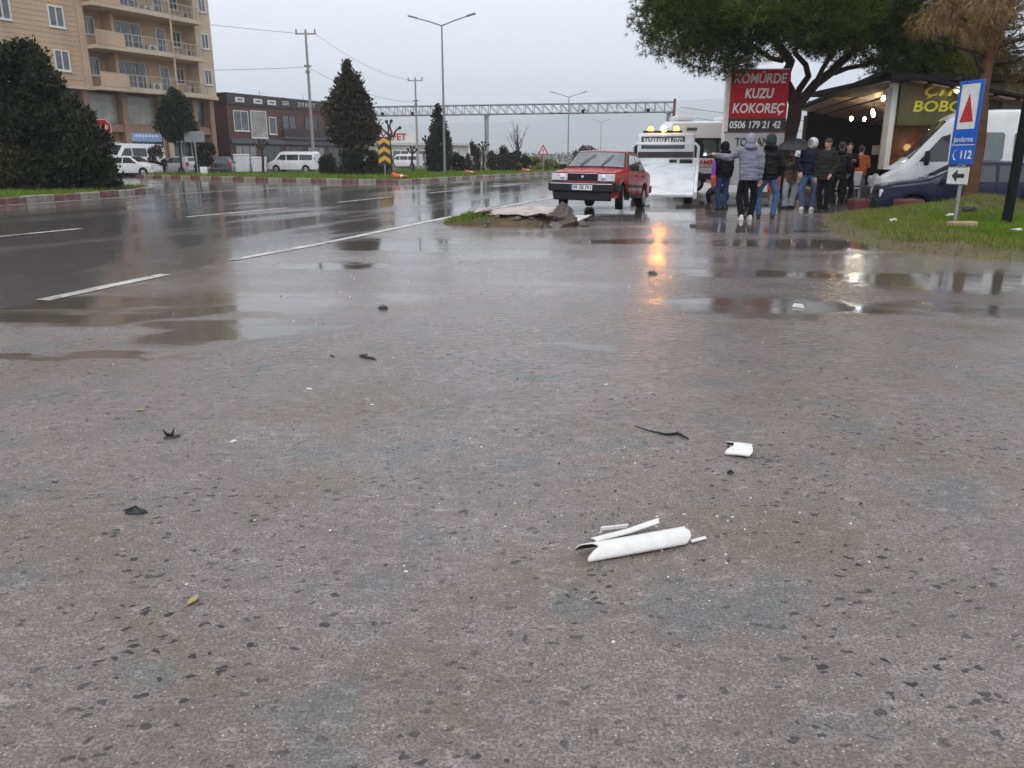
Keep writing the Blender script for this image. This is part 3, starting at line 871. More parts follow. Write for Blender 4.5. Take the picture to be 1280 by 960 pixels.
for sd in (1, -1):
    S.side_panel('side_window', dark_glass, t, [(1.48, 1.28), (0.98, 1.86), (0.78, 1.92), (0.78, 1.28)], sd)
    S.side_panel('side_window', dark_glass, t, [(0.72, 1.28), (0.72, 1.92), (0.45, 1.94), (0.45, 1.28)], sd)
    for a, c in ((-0.5, 0.12), (-1.45, -0.72), (-2.3, -1.6)):
        S.side_panel('side_window', mat('green_tinted_glass', (0.07, 0.11, 0.10), 0.05, var=0.4, scale=2, ior=1.8), t, [(a + 0.05, 1.3), (c - 0.05, 1.3), (c, 1.36), (c, 1.9), (c - 0.06, 1.95), (a + 0.06, 1.95), (a, 1.9), (a, 1.36)], sd)
    for xx in (1.5, 0.36, -0.62): S.side_panel('door_seam', under_black, t, [(xx, 0.4), (xx + 0.015, 0.4), (xx + 0.015, 1.24), (xx, 1.24)], sd, 0.003)
    S.side_panel('side_trim', black_plastic, t, [(-2.3, 0.62), (1.1, 0.62), (1.1, 0.74), (-2.3, 0.74)], sd, 0.02)
    S.side_panel('fuel_flap', van_white, t, [(1.75, 0.86), (2.02, 0.86), (2.02, 1.0), (1.75, 1.0)], sd, 0.008)
    b = MB(); b.box((1.32, sd * 1.12, 1.36), (0.12, 0.2, 0.34)); b.build('door_mirror', black_plastic, t, bevel=0.04)
    b = MB(); b.box((2.38, sd * 0.72, 0.82), (0.2, 0.22, 0.2), rz=sd * -0.3); b.build('headlight', lamp_glass, t, bevel=0.03)
    for xw in S.wheels: wheel(t, xw, sd * 0.84, 0.34, 0.22, 'steel')
b = MB(); b.span((2.3, -0.86, 0.32), (2.62, 0.86, 0.66)); b.build('front_bumper', black_plastic, t, bevel=0.06)

# ------------------------------------------------ ambulance
S = Shell([(-2.9, 0.6), (-2.88, 2.45), (-2.75, 2.68), (1.1, 2.72), (1.45, 2.62), (2.3, 1.35), (2.5, 1.2), (2.85, 1.0), (2.93, 0.6)],
          [(-2.9, 0.97), (1.5, 0.98), (2.6, 0.9), (2.93, 0.75)], [(-2.9, 1.3), (1.8, 1.25), (2.93, 0.9)], 0.34, 0.10, (-1.75, 1.9), 0.35, 0.44, 0.05, 0.12)
t = thing('ambulance', 'white ambulance van with red lettering behind the tow truck', 'ambulance', (9.0, 34.2, 0), R(6))
amb_white = mat('ambulance_white_paint', (0.8, 0.81, 0.82), 0.35, var=0.03, coat=0.3)
S.mesh('body', amb_white, t)
stripe_dark = mat('ambulance_dark_stripe', (0.03, 0.015, 0.04), 0.35)
stripe_red = mat('ambulance_red_stripe', (0.42, 0.03, 0.04), 0.35)
S.slope_panel('windscreen', dark_glass, t, 1.5, 2.25, 0.08, 0.06)
for sd in (1, -1):
    S.side_panel('window_surround', black_plastic, t, [(-1.95, 1.32), (-0.15, 1.32), (-0.15, 2.08), (-1.95, 2.08)], sd, 0.004)
    S.side_panel('side_window', mat('green_tinted_glass', (0, 0, 0)), t, [(-1.55, 1.4), (-0.98, 1.4), (-0.98, 2.0), (-1.55, 2.0)], sd, 0.012)
    S.side_panel('side_window', mat('green_tinted_glass', (0, 0, 0)), t, [(-0.9, 1.4), (-0.22, 1.4), (-0.22, 2.0), (-0.9, 2.0)], sd, 0.012)
    S.side_panel('side_window', dark_glass, t, [(1.0, 1.4), (1.75, 1.4), (1.3, 2.1), (1.0, 2.1)], sd)
    S.side_panel('red_stripe', stripe_red, t, [(-2.85, 0.95), (2.3, 0.95), (2.3, 1.02), (-2.85, 1.02)], sd, 0.004)
    S.side_panel('dark_stripe', stripe_dark, t, [(-2.3, 0.48), (1.35, 0.48), (1.35, 0.72), (-2.3, 0.72)], sd, 0.02)
    S.side_panel('step', van_white, t, [(-1.2, 0.33), (1.35, 0.33), (1.35, 0.44), (-1.2, 0.44)], sd, 0.06)
    b = MB(); b.box((-2.0, sd * 0.86, 2.42), (0.42, 0.06, 0.11)); b.build('marker_lamp', mat('blue_black_lamp', (0.01, 0.012, 0.03), 0.1, coat=0.5), t, bevel=0.02)
    b = MB(); b.box((0.7, sd * 0.86, 2.42), (0.42, 0.06, 0.11)); b.build('marker_lamp', mat('blue_black_lamp', (0.01, 0.012, 0.03)), t, bevel=0.02)
    for xw in S.wheels: wheel(t, xw, sd * 0.86, 0.35, 0.22, 'steel')
lettering(t, 'AMBULANS', (-0.95, -(S.yside(-0.7, 1.13) + 0.012), 1.14), 0.24, letter_red, (math.pi / 2, 0, 0), depth=0.003, bold=True, width=1.45)
b = MB(); b.box((-2.1, 0.1, 2.84), (0.8, 1.0, 0.14)); b.box((-2.1, 0.1, 2.93), (0.6, 0.8, 0.06)); b.build('roof_vent', van_white, t, bevel=0.05)
b = MB(); b.box((0.1, 0, 2.82), (1.5, 1.2, 0.16)); b.build('light_bar', van_white, t, bevel=0.06)
b = MB(); b.box((0.2, -0.61, 2.83), (0.9, 0.03, 0.08)); b.build('light_bar_lens', mat('blue_black_lamp', (0, 0, 0)), t)

# ------------------------------------------------ tow truck (its bed slid back and down to the road)
t = thing('tow_truck', 'white tow truck with tilted flatbed and glowing amber beacon behind the red car', 'truck', (4.95, 27.1, 0), R(90 - 13))
cabw = mat('truck_white_paint', (0.74, 0.76, 0.78), 0.35, var=0.08, scale=2, coat=0.3, dirt=(0.3, 0.3, 0.3), dirt_amt=0.4)
b = MB()
prof = [(1.0, 0.7), (1.0, 2.02), (1.15, 2.12), (2.3, 2.1), (2.55, 1.95), (2.95, 1.25), (3.0, 0.55), (1.3, 0.55)]
b.prism(prof, lambda p: (p[0], 0.98 - 0.06 * max(0, p[1] - 1.2), p[1]), lambda p: (p[0], -0.98 + 0.06 * max(0, p[1] - 1.2), p[1]))
cab = b.build('cab', cabw, t, bevel=0.05)
b = MB(); b.box((0.99, 0.1, 1.81), (0.03, 1.44, 0.40)); rw = b.build('rear_window', dark_glass, cab, bevel=0.008)
lettering(rw, 'BAŞARANLAR OTO', (0.968, 0.1, 1.86), 0.24, letter_white, (math.pi / 2, 0, -math.pi / 2), depth=0.002, bold=True, width=1.28)
b = MB(); b.box((0.985, 0, 1.36), (0.03, 1.84, 0.30)); b.build('gap_shade_panel', mat('dull_brown_gap_shade', (0.05, 0.035, 0.035), 0.6), cab)  # dark panel stands in for the shaded gap between bed and cab
for sd in (1, -1):
    b = MB(); b.box((2.1, sd * 0.965, 1.55), (0.8, 0.03, 0.5)); b.build('side_window', dark_glass, cab, bevel=0.01)
    b = MB(); b.box((2.7, sd * 1.15, 1.6), (0.08, 0.2, 0.4)); b.build('door_mirror', black_plastic, cab, bevel=0.03)
beac = emit('amber_beacon_glow', (1.0, 0.3, 0.02), 14, (0.8, 0.3, 0.02))
beac2 = emit('amber_beacon_core', (1.0, 0.33, 0.02), 140, (0.9, 0.6, 0.2))
b = MB(); b.box((1.45, 0.15, 2.17), (0.3, 1.3, 0.06)); b.build('beacon_base', black_plastic, cab, bevel=0.01)
for y in (0.55, 0.12, -0.3):
    b = MB(); b.lathe([(0.09, 2.2), (0.095, 2.24), (0.085, 2.31), (0.05, 2.34), (0.01, 2.345)], 14, 'Z', (1.45, y, 0)); b.build('beacon', beac2 if y == 0.12 else beac, t, smooth=50)
# bed: inclined deck, rails, ribs
ang = math.atan2(1.2 - 0.26, 3.55)
bm_ = Matrix.Translation((-2.75, 0, 0.26)) @ Matrix.Rotation(-ang, 4, 'Y')
deck = mat('wet_deck_sheet', (0.72, 0.77, 0.8), 0.5, var=0.12, scale=3, dirt=(0.35, 0.38, 0.4), dirt_amt=0.6)
b = MB(); b.M = bm_; b.span((0, -1.02, -0.08), (3.7, 1.02, 0.0)); dk = b.build('flatbed', deck, t, bevel=0.01)
for k in range(4):
    b = MB(); b.M = bm_; b.span((0.35 + k * 0.92, -0.98, 0.001), (0.375 + k * 0.92, 0.98, 0.012)); b.build('deck_rib', deck, dk)
for sd in (1, -1):
    b = MB(); b.M = bm_; b.span((-0.03, sd * 1.03, -0.12), (3.75, sd * 1.13, 0.10)); b.build('side_rail', cabw, t, bevel=0.015)
b = MB(); b.M = bm_; b.span((3.66, -1.05, 0), (3.74, 1.05, 0.10)); b.tube([(3.7, -1.08, 0.05), (3.7, -1.08, 0.48), (3.7, -0.98, 0.58), (3.7, 0.98, 0.58), (3.7, 1.08, 0.48), (3.7, 1.08, 0.05)], 0.05, 8)
b.build('headboard_frame', cabw, t, smooth=50)
b = MB(); b.M = bm_; b.box((3.5, -0.7, 0.05), (0.16, 0.42, 0.1)); b.tube([(3.5, -0.4, 0.06), (3.5, -0.15, 0.06)], 0.05, 10); b.build('winch', black_plastic, t, bevel=0.02)
b = MB(); b.span((-1.0, -0.42, 0.42), (1.2, -0.28, 0.58)); b.span((-1.0, 0.28, 0.42), (1.2, 0.42, 0.58)); b.build('chassis', under_black, t)
for sd in (1, -1):
    b = MB(); b.span((0.1, sd * 0.45, 0.25), (1.2, sd * 0.95, 0.5)); b.build('side_locker', black_plastic, t, bevel=0.02)
for xw in (-0.5, 2.3):
    for sd in (1, -1): wheel(t, xw, sd * 0.84, 0.36, 0.24, 'steel')

# ------------------------------------------------ loose wheel by the feet
t = thing('spare_wheel', 'loose car wheel with pale rim leaning near the ambulance', 'wheel', (6.25, 25.0, 0.0), 0)
a, c, d = _wheels[(0.34, 0.22, 'steel')]
for n_, m_ in (('tyre', a), ('rim', c), ('rim_shade_disc', d)):
    o = link(n_, m_, t, (0, 0, 0.2), (R(-40), R(0), R(175)))

# ------------------------------------------------ cars across the road
S_h = Shell([(-1.95, 0.6), (-1.92, 1.0), (-1.72, 1.38), (-1.6, 1.45), (-0.3, 1.5), (0.2, 1.48), (0.95, 1.02), (1.75, 0.86), (1.95, 0.72), (2.0, 0.5)],
            [(-1.95, 0.72), (-1.5, 0.83), (1.2, 0.84), (1.8, 0.78), (2.0, 0.66)], [(-1.95, 0.95), (1.0, 0.94), (2.0, 0.75)], 0.26, 0.36, (-1.25, 1.25), 0.3, 0.37, 0.03, 0.07)
wins_h = [[(0.75, 0.98), (0.15, 1.40), (-0.35, 1.41), (-0.35, 0.98)], [(-0.43, 0.98), (-0.43, 1.41), (-1.2, 1.38), (-1.45, 1.0)]]
def small_car(label, loc, rz, paint, hatch=True):
    t = simple_car('parked_car', label, loc, rz, paint, S_h, wins_h, 'cars parked across the road', hl=(0.1, 0.62, 0.68, (0.2, 0.28, 0.16)), tail=(0.06, 0.68, 0.9, (0.14, 0.2, 0.32)), track=0.73)
    S_h.slope_panel('windscreen', dark_glass, t, 0.25, 0.9, 0.06, 0.06); S_h.slope_panel('rear_window', dark_glass, t, -1.88, -1.72, 0.12, 0.14)
    for sd in (1, -1):
        b = MB(); b.box((0.7, sd * 0.95, 1.02), (0.1, 0.18, 0.12)); b.build('door_mirror', black_plastic, t, bevel=0.03)
    return t
silver = mat('silver_paint', (0.5, 0.51, 0.52), 0.3, metal=0.3, var=0.08, coat=0.5)
charcoal = mat('charcoal_paint', (0.035, 0.038, 0.05), 0.28, var=0.1, coat=0.6)
small_car('white parked hatchback half hidden behind the big dark bush', (-29.4, 64.4, 0), R(-8), van_white)
small_car('silver hatchback parked under the round-headed tree', (-27.7, 69.0, 0), R(150), silver)
small_car('dark charcoal car parked beside the white bins', (-25.1, 72.0, 0), R(105), charcoal)
S_v = Shell([(-2.45, 0.6), (-2.43, 1.8), (-2.3, 1.95), (0.9, 1.97), (1.1, 1.9), (1.75, 1.2), (2.3, 0.98), (2.5, 0.8), (2.55, 0.5)],
            [(-2.45, 0.92), (1.2, 0.95), (2.2, 0.88), (2.55, 0.7)], [(-2.45, 1.12), (1.5, 1.1), (2.55, 0.8)], 0.3, 0.15, (-1.5, 1.55), 0.33, 0.41, 0.04, 0.09)
wins_v = [[(1.45, 1.18), (1.0, 1.68), (0.5, 1.7), (0.5, 1.18)], [(0.4, 1.18), (0.4, 1.7), (-0.8, 1.7), (-0.8, 1.18)], [(-0.9, 1.18), (-0.9, 1.7), (-2.2, 1.68), (-2.2, 1.18)]]
def small_van(label, loc, rz):
    t = simple_car('parked_van', label, loc, rz, van_white, S_v, wins_v, 'vans parked across the road', wr=0.33, track=0.82, hl=(0.15, 0.7, 0.8, (0.2, 0.25, 0.2)), tail=(0.04, 0.84, 1.2, (0.06, 0.12, 0.5)), cat='van')
    S_v.slope_panel('windscreen', dark_glass, t, 1.15, 1.7, 0.08, 0.06)
    return t
small_van('white passenger van parked beside the conifer in front of the brown building', (-21.5, 82.0, 0), R(172))
o = small_van('white van standing behind the white hatchback near the stop sign', (-31.0, 67.5, 0), R(-117)); o.scale = (1.1, 1.05, 1.25)
small_van('small far white van beyond the island grass near the grey pole', (-15.4, 120.0, 0), R(160))
# ---------------------------------------------------------------- apartment block
plaster = mat('peach_plaster', (0.55, 0.39, 0.26), 0.8, var=0.08, scale=0.8, bump=0.1, bscale=20, dirt=(0.34, 0.23, 0.15), dirt_amt=0.7)
plaster2 = mat('cream_plaster', (0.56, 0.46, 0.33), 0.8, var=0.08, scale=0.8, dirt=(0.36, 0.28, 0.2), dirt_amt=0.5)
board_m = mat('peach_board', (0.58, 0.41, 0.27), 0.7, var=0.08, scale=1.2, dirt=(0.38, 0.26, 0.17), dirt_amt=0.4)
stone_brown = mat('brown_stone_cladding', (0.30, 0.19, 0.13), 0.6, var=0.18, scale=1.5, dirt=(0.18, 0.11, 0.08), dirt_amt=0.6)
frame_white = mat('white_window_frame', (0.68, 0.67, 0.63), 0.45, var=0.06)
shop_glass = mat('shop_glass', (0.05, 0.06, 0.06), 0.06, var=0.5, scale=0.6, ior=1.7)
paper_glass = mat('papered_glass', (0.3, 0.3, 0.26), 0.25, var=0.35, scale=0.9, coat=0.5)
house_glass = mat('house_window_glass', (0.09, 0.10, 0.12), 0.05, var=0.5, scale=1.2, ior=1.7)
rail_m = mat('balcony_rail_metal', (0.42, 0.38, 0.33), 0.4, metal=0.4, var=0.1)

_win = {}
def window(parent, x, z, w, h, y, leafs=2, fm=frame_white, gm=house_glass, fw=0.09, name='window'):
    """framed window in a wall facing -y; (x, z) is its lower left"""
    key = (round(w, 2), round(h, 2), leafs, fm.name, gm.name, fw)
    if key not in _win:
        b = MB()
        b.span((0, -0.05, 0), (w, 0.06, fw)); b.span((0, -0.05, h - fw), (w, 0.06, h))
        b.span((0, -0.048, fw), (fw, 0.06, h - fw)); b.span((w - fw, -0.048, fw), (w, 0.06, h - fw))
        for k in range(1, leafs): b.span((w * k / leafs - fw * 0.4, -0.046, fw), (w * k / leafs + fw * 0.4, 0.06, h - fw))
        b.span((-0.06, -0.12, -0.06), (w + 0.06, 0.05, -0.002))
        g = []
        for k in range(leafs):
            p = MB(); p.span((w * k / leafs + fw * 0.42, -0.012, fw * 1.02), (w * (k + 1) / leafs - fw * 0.42, 0.02, h - fw * 1.02)); g.append(p.mesh('pane', gm))
        _win[key] = (b.mesh(name, fm), g)
    f, gs = _win[key]
    o = link(name, f, parent, (x, y, z))
    for g in gs: link('pane', g, o)
    return o

grey_ac = mat('grey_fan_grille', (0.12, 0.12, 0.12), 0.5)
def apartment():
    t = thing('apartment_block', 'peach apartment block with long balconies above a shop floor', 'building', (-26.8, 77, 0), R(63))
    H = 19.3; L0 = -34.0; FL = [6.7, 9.7, 12.7, 15.7]
    # core volume set back behind the balconies (recess plane y = 1.4); street plane y = 0
    b = MB(); b.span((L0, 1.4, 6.7), (0, 13, H)); b.build('wall', plaster, t)
    # projecting bays
    b = MB(); b.span((-1.8, 0, 6.7), (0, 1.4, H)); b.build('end_bay', plaster2, t)
    b = MB(); b.span((-13.1, -0.05, 6.7), (-12.5, 1.4, H)); b.build('pier', plaster, t)
    b = MB(); b.span((-21.0, 0.04, 6.7), (-13.1, 1.4, H)); bay = b.build('clad_bay', plaster, t)
    bm_ = MB(); bm_.box((0, 0, 0), (7.86, 0.06, 0.315)); me = bm_.mesh('cladding_board', board_m)
    for k in range(36):
        link('cladding_board', me, bay, (-17.05, 0.012 + 0.008 * math.sin(k * 3.1), 6.88 + k * 0.345), (R(2.5), 0, R(0.05) * math.sin(k)))
    b = MB(); b.tube([(-5.25, -1.0, 6.1), (-5.25, -1.0, H)], 0.09, 8); b.build('drain_pipe', plaster2, t, smooth=50)
    slab = {}
    for z in FL:
        for (x0, x1, dep) in ((-12.5, -5.35, 1.15), (-5.15, -1.8, 0.9), (-33, -21.0, 1.1)):
            b = MB(); b.span((x0, -dep, z - 0.28), (x1, 1.4, z)); bal = b.build('balcony', plaster2, t, bevel=0.02)
            b = MB(); b.span((x0 + 0.02, -dep + 0.04, z), (x1 - 0.02, -dep + 0.1, z + 0.12))
            b.span((x0, -dep + 0.02, z + 1.0), (x1, -dep + 0.1, z + 1.06)); b.span((x0, -dep + 0.03, z + 0.55), (x1, -dep + 0.08, z + 0.585))
            n = int((x1 - x0) / 0.45)
            for k in range(n + 1):
                xx = x0 + 0.04 + (x1 - x0 - 0.08) * k / n
                b.span((xx - 0.025, -dep + 0.035, z + 0.12), (xx + 0.025, -dep + 0.085, z + 1.0))
            b.build('railing', rail_m, bal)
            pz = 2.2
        # solid parapet left of the long balcony
        b = MB(); b.span((-12.5, -1.17, z + 0.0), (-10.0, -1.05, z + 0.98)); b.build('parapet', plaster, t)
        window(t, -11.9, z + 0.95, 1.25, 1.35, 1.36)
        window(t, -9.3, z + 0.05, 3.0, 2.3, 1.36, 3, name='balcony_door')
        b = MB(); b.span((-10.0, 0.2, z), (-9.75, 1.38, z + 2.7)); b.build('divider', plaster, t)
        window(t, -4.9, z + 0.05, 1.0, 2.25, 1.36, 1, name='balcony_door')
        window(t, -3.2, z + 0.95, 0.95, 1.3, 1.36)
        window(t, -1.25, z + 0.95, 0.85, 1.3, -0.01)
        for xx in (-15.4, -19.4): window(t, xx, z + 0.9, 1.25, 1.5, -0.04, fw=0.12)
        for xx in (-24, -28): window(t, xx, z + 0.9, 1.4, 1.5, 1.36)
        for xx in (-6.0, -2.2):
            b = MB(); b.span((xx, 0.9, z + 0.2), (xx + 0.85, 1.3, z + 0.8)); ac = b.build('air_conditioner', frame_white, t, bevel=0.03)
            b = MB(); b.lathe([(0.24, 0.0), (0.2, -0.02), (0.02, -0.025)], 14, 'Y', (xx + 0.36, 0.9, z + 0.5)); b.build('fan_grille', grey_ac, ac)
    # shop floors
    b = MB(); b.span((L0, 0.9, 0), (-0.05, 12.5, 6.4)); b.build('shop_wall', stone_brown, t)
    b = MB(); b.span((L0, -0.2, 6.42), (0.0, 1.0, 6.68)); b.build('cornice', plaster2, t)
    for xx in (-0.5, -2.4, -5.4, -6.1, -9.6, -13.0, -16.6, -20.2, -24):
        w = 0.5 if xx not in (-6.1,) else 0.3
        b = MB(); b.span((xx - w / 2, 0.25, 0), (xx + w / 2, 0.9, 6.4)); b.build('pier', stone_brown if xx != -5.4 else plaster2, t)
    b = MB(); b.span((L0, 0.4, 3.4), (-0.1, 0.9, 3.95)); b.build('spandrel', stone_brown, t)
    for i, (a, c) in enumerate(((-2.1, -0.8), (-5.1, -2.7), (-9.3, -6.3), (-12.7, -9.9), (-16.3, -13.3), (-19.9, -16.9))):
        window(t, a, 4.0, c - a, 2.3, 0.86, 1, fm=stone_brown, gm=(shop_glass, shop_glass, paper_glass, paper_glass, shop_glass, shop_glass)[i], fw=0.08, name='shop_window')
        window(t, a, 0.5, c - a, 2.1 if i not in (1, 2) else 2.2, 0.86, 2 if c - a > 2 else 1, fm=frame_white, gm=shop_glass, fw=0.07, name='shop_window')
    for (a, c, m_) in ((-5.1, -2.75, mat('green_shop_board', (0.25, 0.4, 0.33), 0.4)), (-9.3, -6.3, mat('blue_shop_board', (0.25, 0.4, 0.62), 0.4))):
        b = MB(); b.span((a, 0.3, 2.7), (c, 0.42, 3.38)); sb = b.build('shop_board', m_, t)
        b = MB()
        for k in range(7): b.span((a + 0.3 + k * (c - a - 0.6) / 7, 0.288, 3.05), (a + 0.3 + (k + 0.7) * (c - a - 0.6) / 7, 0.3, 3.25))
        b.build('lettering', letter_white, sb)
    b = MB(); b.span((L0 - 0.2, -0.3, H), (0.2, 13.2, H + 0.4)); b.build('roof', plaster2, t)
apartment()

# ---------------------------------------------------------------- brown two-storey shop building
brown = mat('brown_panel', (0.11, 0.045, 0.035), 0.55, var=0.14, scale=0.7, dirt=(0.07, 0.03, 0.025), dirt_amt=0.5)
dark_fascia = mat('dark_fascia', (0.045, 0.03, 0.03), 0.5, var=0.15)
grey_band = mat('grey_shop_band', (0.10, 0.10, 0.115), 0.5, var=0.15)
def brown_building():
    t = thing('shop_building', 'dark brown two storey shop row with white lettered parapet', 'building', (-27.0, 80.0, 0), R(65))
    b = MB(); b.span((0, 0, 0), (19, 12, 6.3)); b.build('wall', brown, t)
    b = MB(); b.span((-0.05, -0.15, 6.3), (19.05, 12.05, 7.35)); par = b.build('parapet', dark_fascia, t)
    b = MB(); b.span((-0.1, -0.35, 2.75), (19, -0.001, 3.2)); b.build('shop_canopy', grey_band, t)
    window(t, 0.7, 3.9, 2.0, 1.9, -0.02, 2); window(t, 3.0, 3.3, 2.3, 2.6, -0.02, 1, gm=paper_glass); window(t, 5.6, 3.7, 1.1, 1.7, -0.02, 1)
    b = MB(); b.span((7.2, -0.6, 3.3), (18.5, -0.001, 3.5)); bal = b.build('balcony', grey_band, t)
    b = MB(); b.span((7.2, -0.62, 3.5), (18.5, -0.56, 4.35)); b.build('railing', dark_fascia, bal)
    for k in range(3): window(t, 7.6 + k * 3.6, 3.6, 2.2, 2.1, -0.02, 2, fm=dark_fascia, gm=shop_glass if k % 2 else house_glass)
    for k in range(5): window(t, 0.6 + k * 3.6, 0.1, 2.9, 2.5, -0.02, 3, fm=grey_band, gm=shop_glass if k % 3 else paper_glass, name='shop_window')
    for x in (1.6, 4.1, 6.1):
        b = MB(); b.span((x - 0.6, -0.2, 6.55), (x + 0.6, -0.152, 7.0)); pl = b.build('sign_panel', letter_white, par)
        b = MB(); b.span((x - 0.35, -0.21, 6.7), (x + 0.35, -0.201, 6.85)); b.build('lettering', grey_band, pl)
    lettering(par, 'ZIYAFET', (11.5, -0.17, 6.8), 0.62, letter_white, depth=0.02, spacing=1.3)
    for z in (6.95, 6.8, 6.65):
        b = MB(); b.span((7.7, -0.18, z), (8.7, -0.155, z + 0.06)); b.build('sign_line', letter_white, par)
    for x in (1.5, 8, 15): 
        b = MB(); b.tube([(x, 3, 7.3), (x, 3, 8.2)], 0.03, 5); b.build('roof_mast', steel, t)
brown_building()

# low pale hall with a red-lettered board seen past the conifer
t = thing('low_hall', 'low pale building with a red lettered roof board behind the conifer', 'building', (-21.5, 118, 0), R(20))
b = MB(); b.span((0, 0, 0), (16, 8, 3.2)); b.build('wall', mat('pale_hall_wall', (0.45, 0.44, 0.42), 0.7), t)
b = MB(); b.span((-0.3, -0.4, 3.2), (16.3, 8.3, 3.55)); b.build('roof', mat('pale_hall_roof', (0.5, 0.5, 0.5), 0.6), t)
b = MB(); b.span((0.3, -0.3, 3.56), (8.0, -0.2, 5.0)); sb = b.build('roof_board', letter_white, t)
lettering(sb, 'ZİYAFET', (4.1, -0.33, 4.3), 1.3, letter_red, depth=0.02, bold=True)
for k in range(4): window(t, 1 + k * 3.6, 0.9, 2.4, 1.6, -0.03, 2, gm=shop_glass)

# ---------------------------------------------------------------- restaurant with lean-to canopy
dark_wood = mat('dark_timber', (0.055, 0.035, 0.028), 0.55, var=0.3, scale=3)
slat_wood = mat('brown_slat_timber', (0.17, 0.115, 0.085), 0.5, var=0.25, scale=2)
plank_wood = mat('plank_timber', (0.36, 0.26, 0.19), 0.5, var=0.2, scale=2)
cream_wall = mat('cream_wall', (0.42, 0.37, 0.32), 0.7, var=0.1, dirt=(0.25, 0.21, 0.18), dirt_amt=0.5)
roof_dark = mat('dark_roof_edge', (0.012, 0.010, 0.010), 0.7, var=0.2, spec=0.1)
inner_dark = mat('dark_inner_wall', (0.02, 0.014, 0.013), 0.8, var=0.3, scale=1, spec=0.1)  # near-black base colour for the walls under the canopy
warm_bulb = emit('warm_bulb', (1.0, 0.72, 0.35), 90)
cool_bulb = emit('cool_bulb', (0.75, 0.88, 1.0), 32)
def restaurant():
    t = thing('restaurant', 'single storey grill restaurant with slatted lean-to canopy and yellow lettered board', 'restaurant', (11.1, 25.0, 0), 0)
    # canopy runs away from the camera; u along it, w to the right
    ux, uy = math.sin(R(11)), math.cos(R(11))
    Mc = Matrix(((uy, ux, 0, 0), (-ux, uy, 0, 0), (0, 0, 1, 0), (0, 0, 0, 1)))      # local (w, u, z)
    def mb():
        b = MB(); b.M = Mc; return b
    b = mb(); b.box((3.7, 8.2, 2.95), (8.0, 17.2, 0.08), ry=R(11)); roof = b.build('canopy_roof', roof_dark, t)
    me = MB(); me.box((0, 0, 0), (0.46, 16.9, 0.05)); me = me.mesh('canopy_plank', plank_wood)
    for k in range(12):
        o = link('canopy_plank', me, roof); o.matrix_local = Mc @ Matrix.Translation((0.12 + k * 0.6, 8.2, 3.55 - k * 0.1166 + 0.01 * math.sin(k * 2.1))) @ Matrix.Rotation(R(11), 4, 'Y')
    b = mb(); b.box((-0.33, 8.2, 3.68), (0.04, 17.3, 0.1)); b.build('fascia', roof_dark, roof)
    for k in (0, 4):
        b = mb(); b.span((-0.02, 0.1 + k * 4.0, 0), (0.12, 0.24 + k * 4.0, 3.3)); b.build('post', dark_wood if k else cream_wall, t)
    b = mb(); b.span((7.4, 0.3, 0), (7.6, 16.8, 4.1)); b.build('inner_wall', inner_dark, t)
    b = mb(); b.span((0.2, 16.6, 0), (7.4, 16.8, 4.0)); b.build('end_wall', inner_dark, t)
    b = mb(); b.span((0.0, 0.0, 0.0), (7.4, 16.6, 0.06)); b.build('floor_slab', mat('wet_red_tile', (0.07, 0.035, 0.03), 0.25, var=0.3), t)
    b = mb(); b.span((4.5, 6.0, 0.06), (5.1, 11, 1.05)); b.span((4.4, 5.9, 1.05), (5.2, 11.1, 1.1)); b.build('counter', mat('counter_panel', (0.12, 0.12, 0.12), 0.4), t)
    b = mb(); b.box((3.0, 9.0, 1.62), (2.6, 0.1, 0.36)); b.build('menu_board', mat('grey_menu_board', (0.22, 0.22, 0.21), 0.5), t)
    # bulbs strung under the canopy, each on a short cord
    for i, (w, u, z, m_) in enumerate(((0.9, 6.0, 2.95, warm_bulb), (0.5, 7.6, 2.78, warm_bulb), (1.1, 8.2, 2.78, cool_bulb), (2.3, 8.6, 2.8, cool_bulb), (2.2, 8.0, 2.92, warm_bulb), (0.0, 0.6, 3.05, cool_bulb), (-0.1, 1.2, 2.62, cool_bulb), (2.2, 5.2, 2.7, warm_bulb))):
        b = mb(); b.tube([(w, u, z + 0.06), (w, u, z + 0.32)], 0.008, 5); c = b.build('lamp_cord', black_plastic, t)
        b = mb(); b.lathe([(0.02, z + 0.07), (0.045, z + 0.04), (0.06, z - 0.02), (0.04, z - 0.07), (0.01, z - 0.085)], 10, 'Z', (w, u, 0)); b.build('bulb', m_, c, smooth=60)
    # front wall facing the car park
    b = MB(); b.span((0.25, 0.15, 0), (14, 0.35, 0.7)); b.span((0.25, 0.15, 2.25), (14, 0.35, 3.45)); b.span((3.2, 0.15, 0.7), (14, 0.35, 2.25)); b.build('front_wall', cream_wall, t)
    b = MB(); b.span((-0.2, -0.5, 3.45), (14.5, 6, 3.62)); b.build('roof_edge', roof_dark, t)
    b = MB(); b.span((0.3, 0.30, 0.72), (3.15, 0.34, 2.24)); b.build('front_window', mat('brown_reflective_window', (0.11, 0.05, 0.03), 0.12, var=0.7, scale=1.6), t)
    b = MB(); b.span((0.12, 0.08, 0), (0.3, 0.3, 3.44)); b.build('corner_post', frame_white, t)
    b = MB(); b.span((1.75, 0.22, 0.7), (1.85, 0.36, 2.25)); b.build('mullion', frame_white, t)
    b = MB(); b.span((1.9, 0.1, 1.85), (2.9, 0.16, 2.22)); rp = b.build('red_panel', mat('red_sign_panel', (0.4, 0.02, 0.03), 0.4), t)
    lettering(rp, 'AÇIK', (2.4, 0.09, 2.03), 0.22, letter_white, depth=0.003)
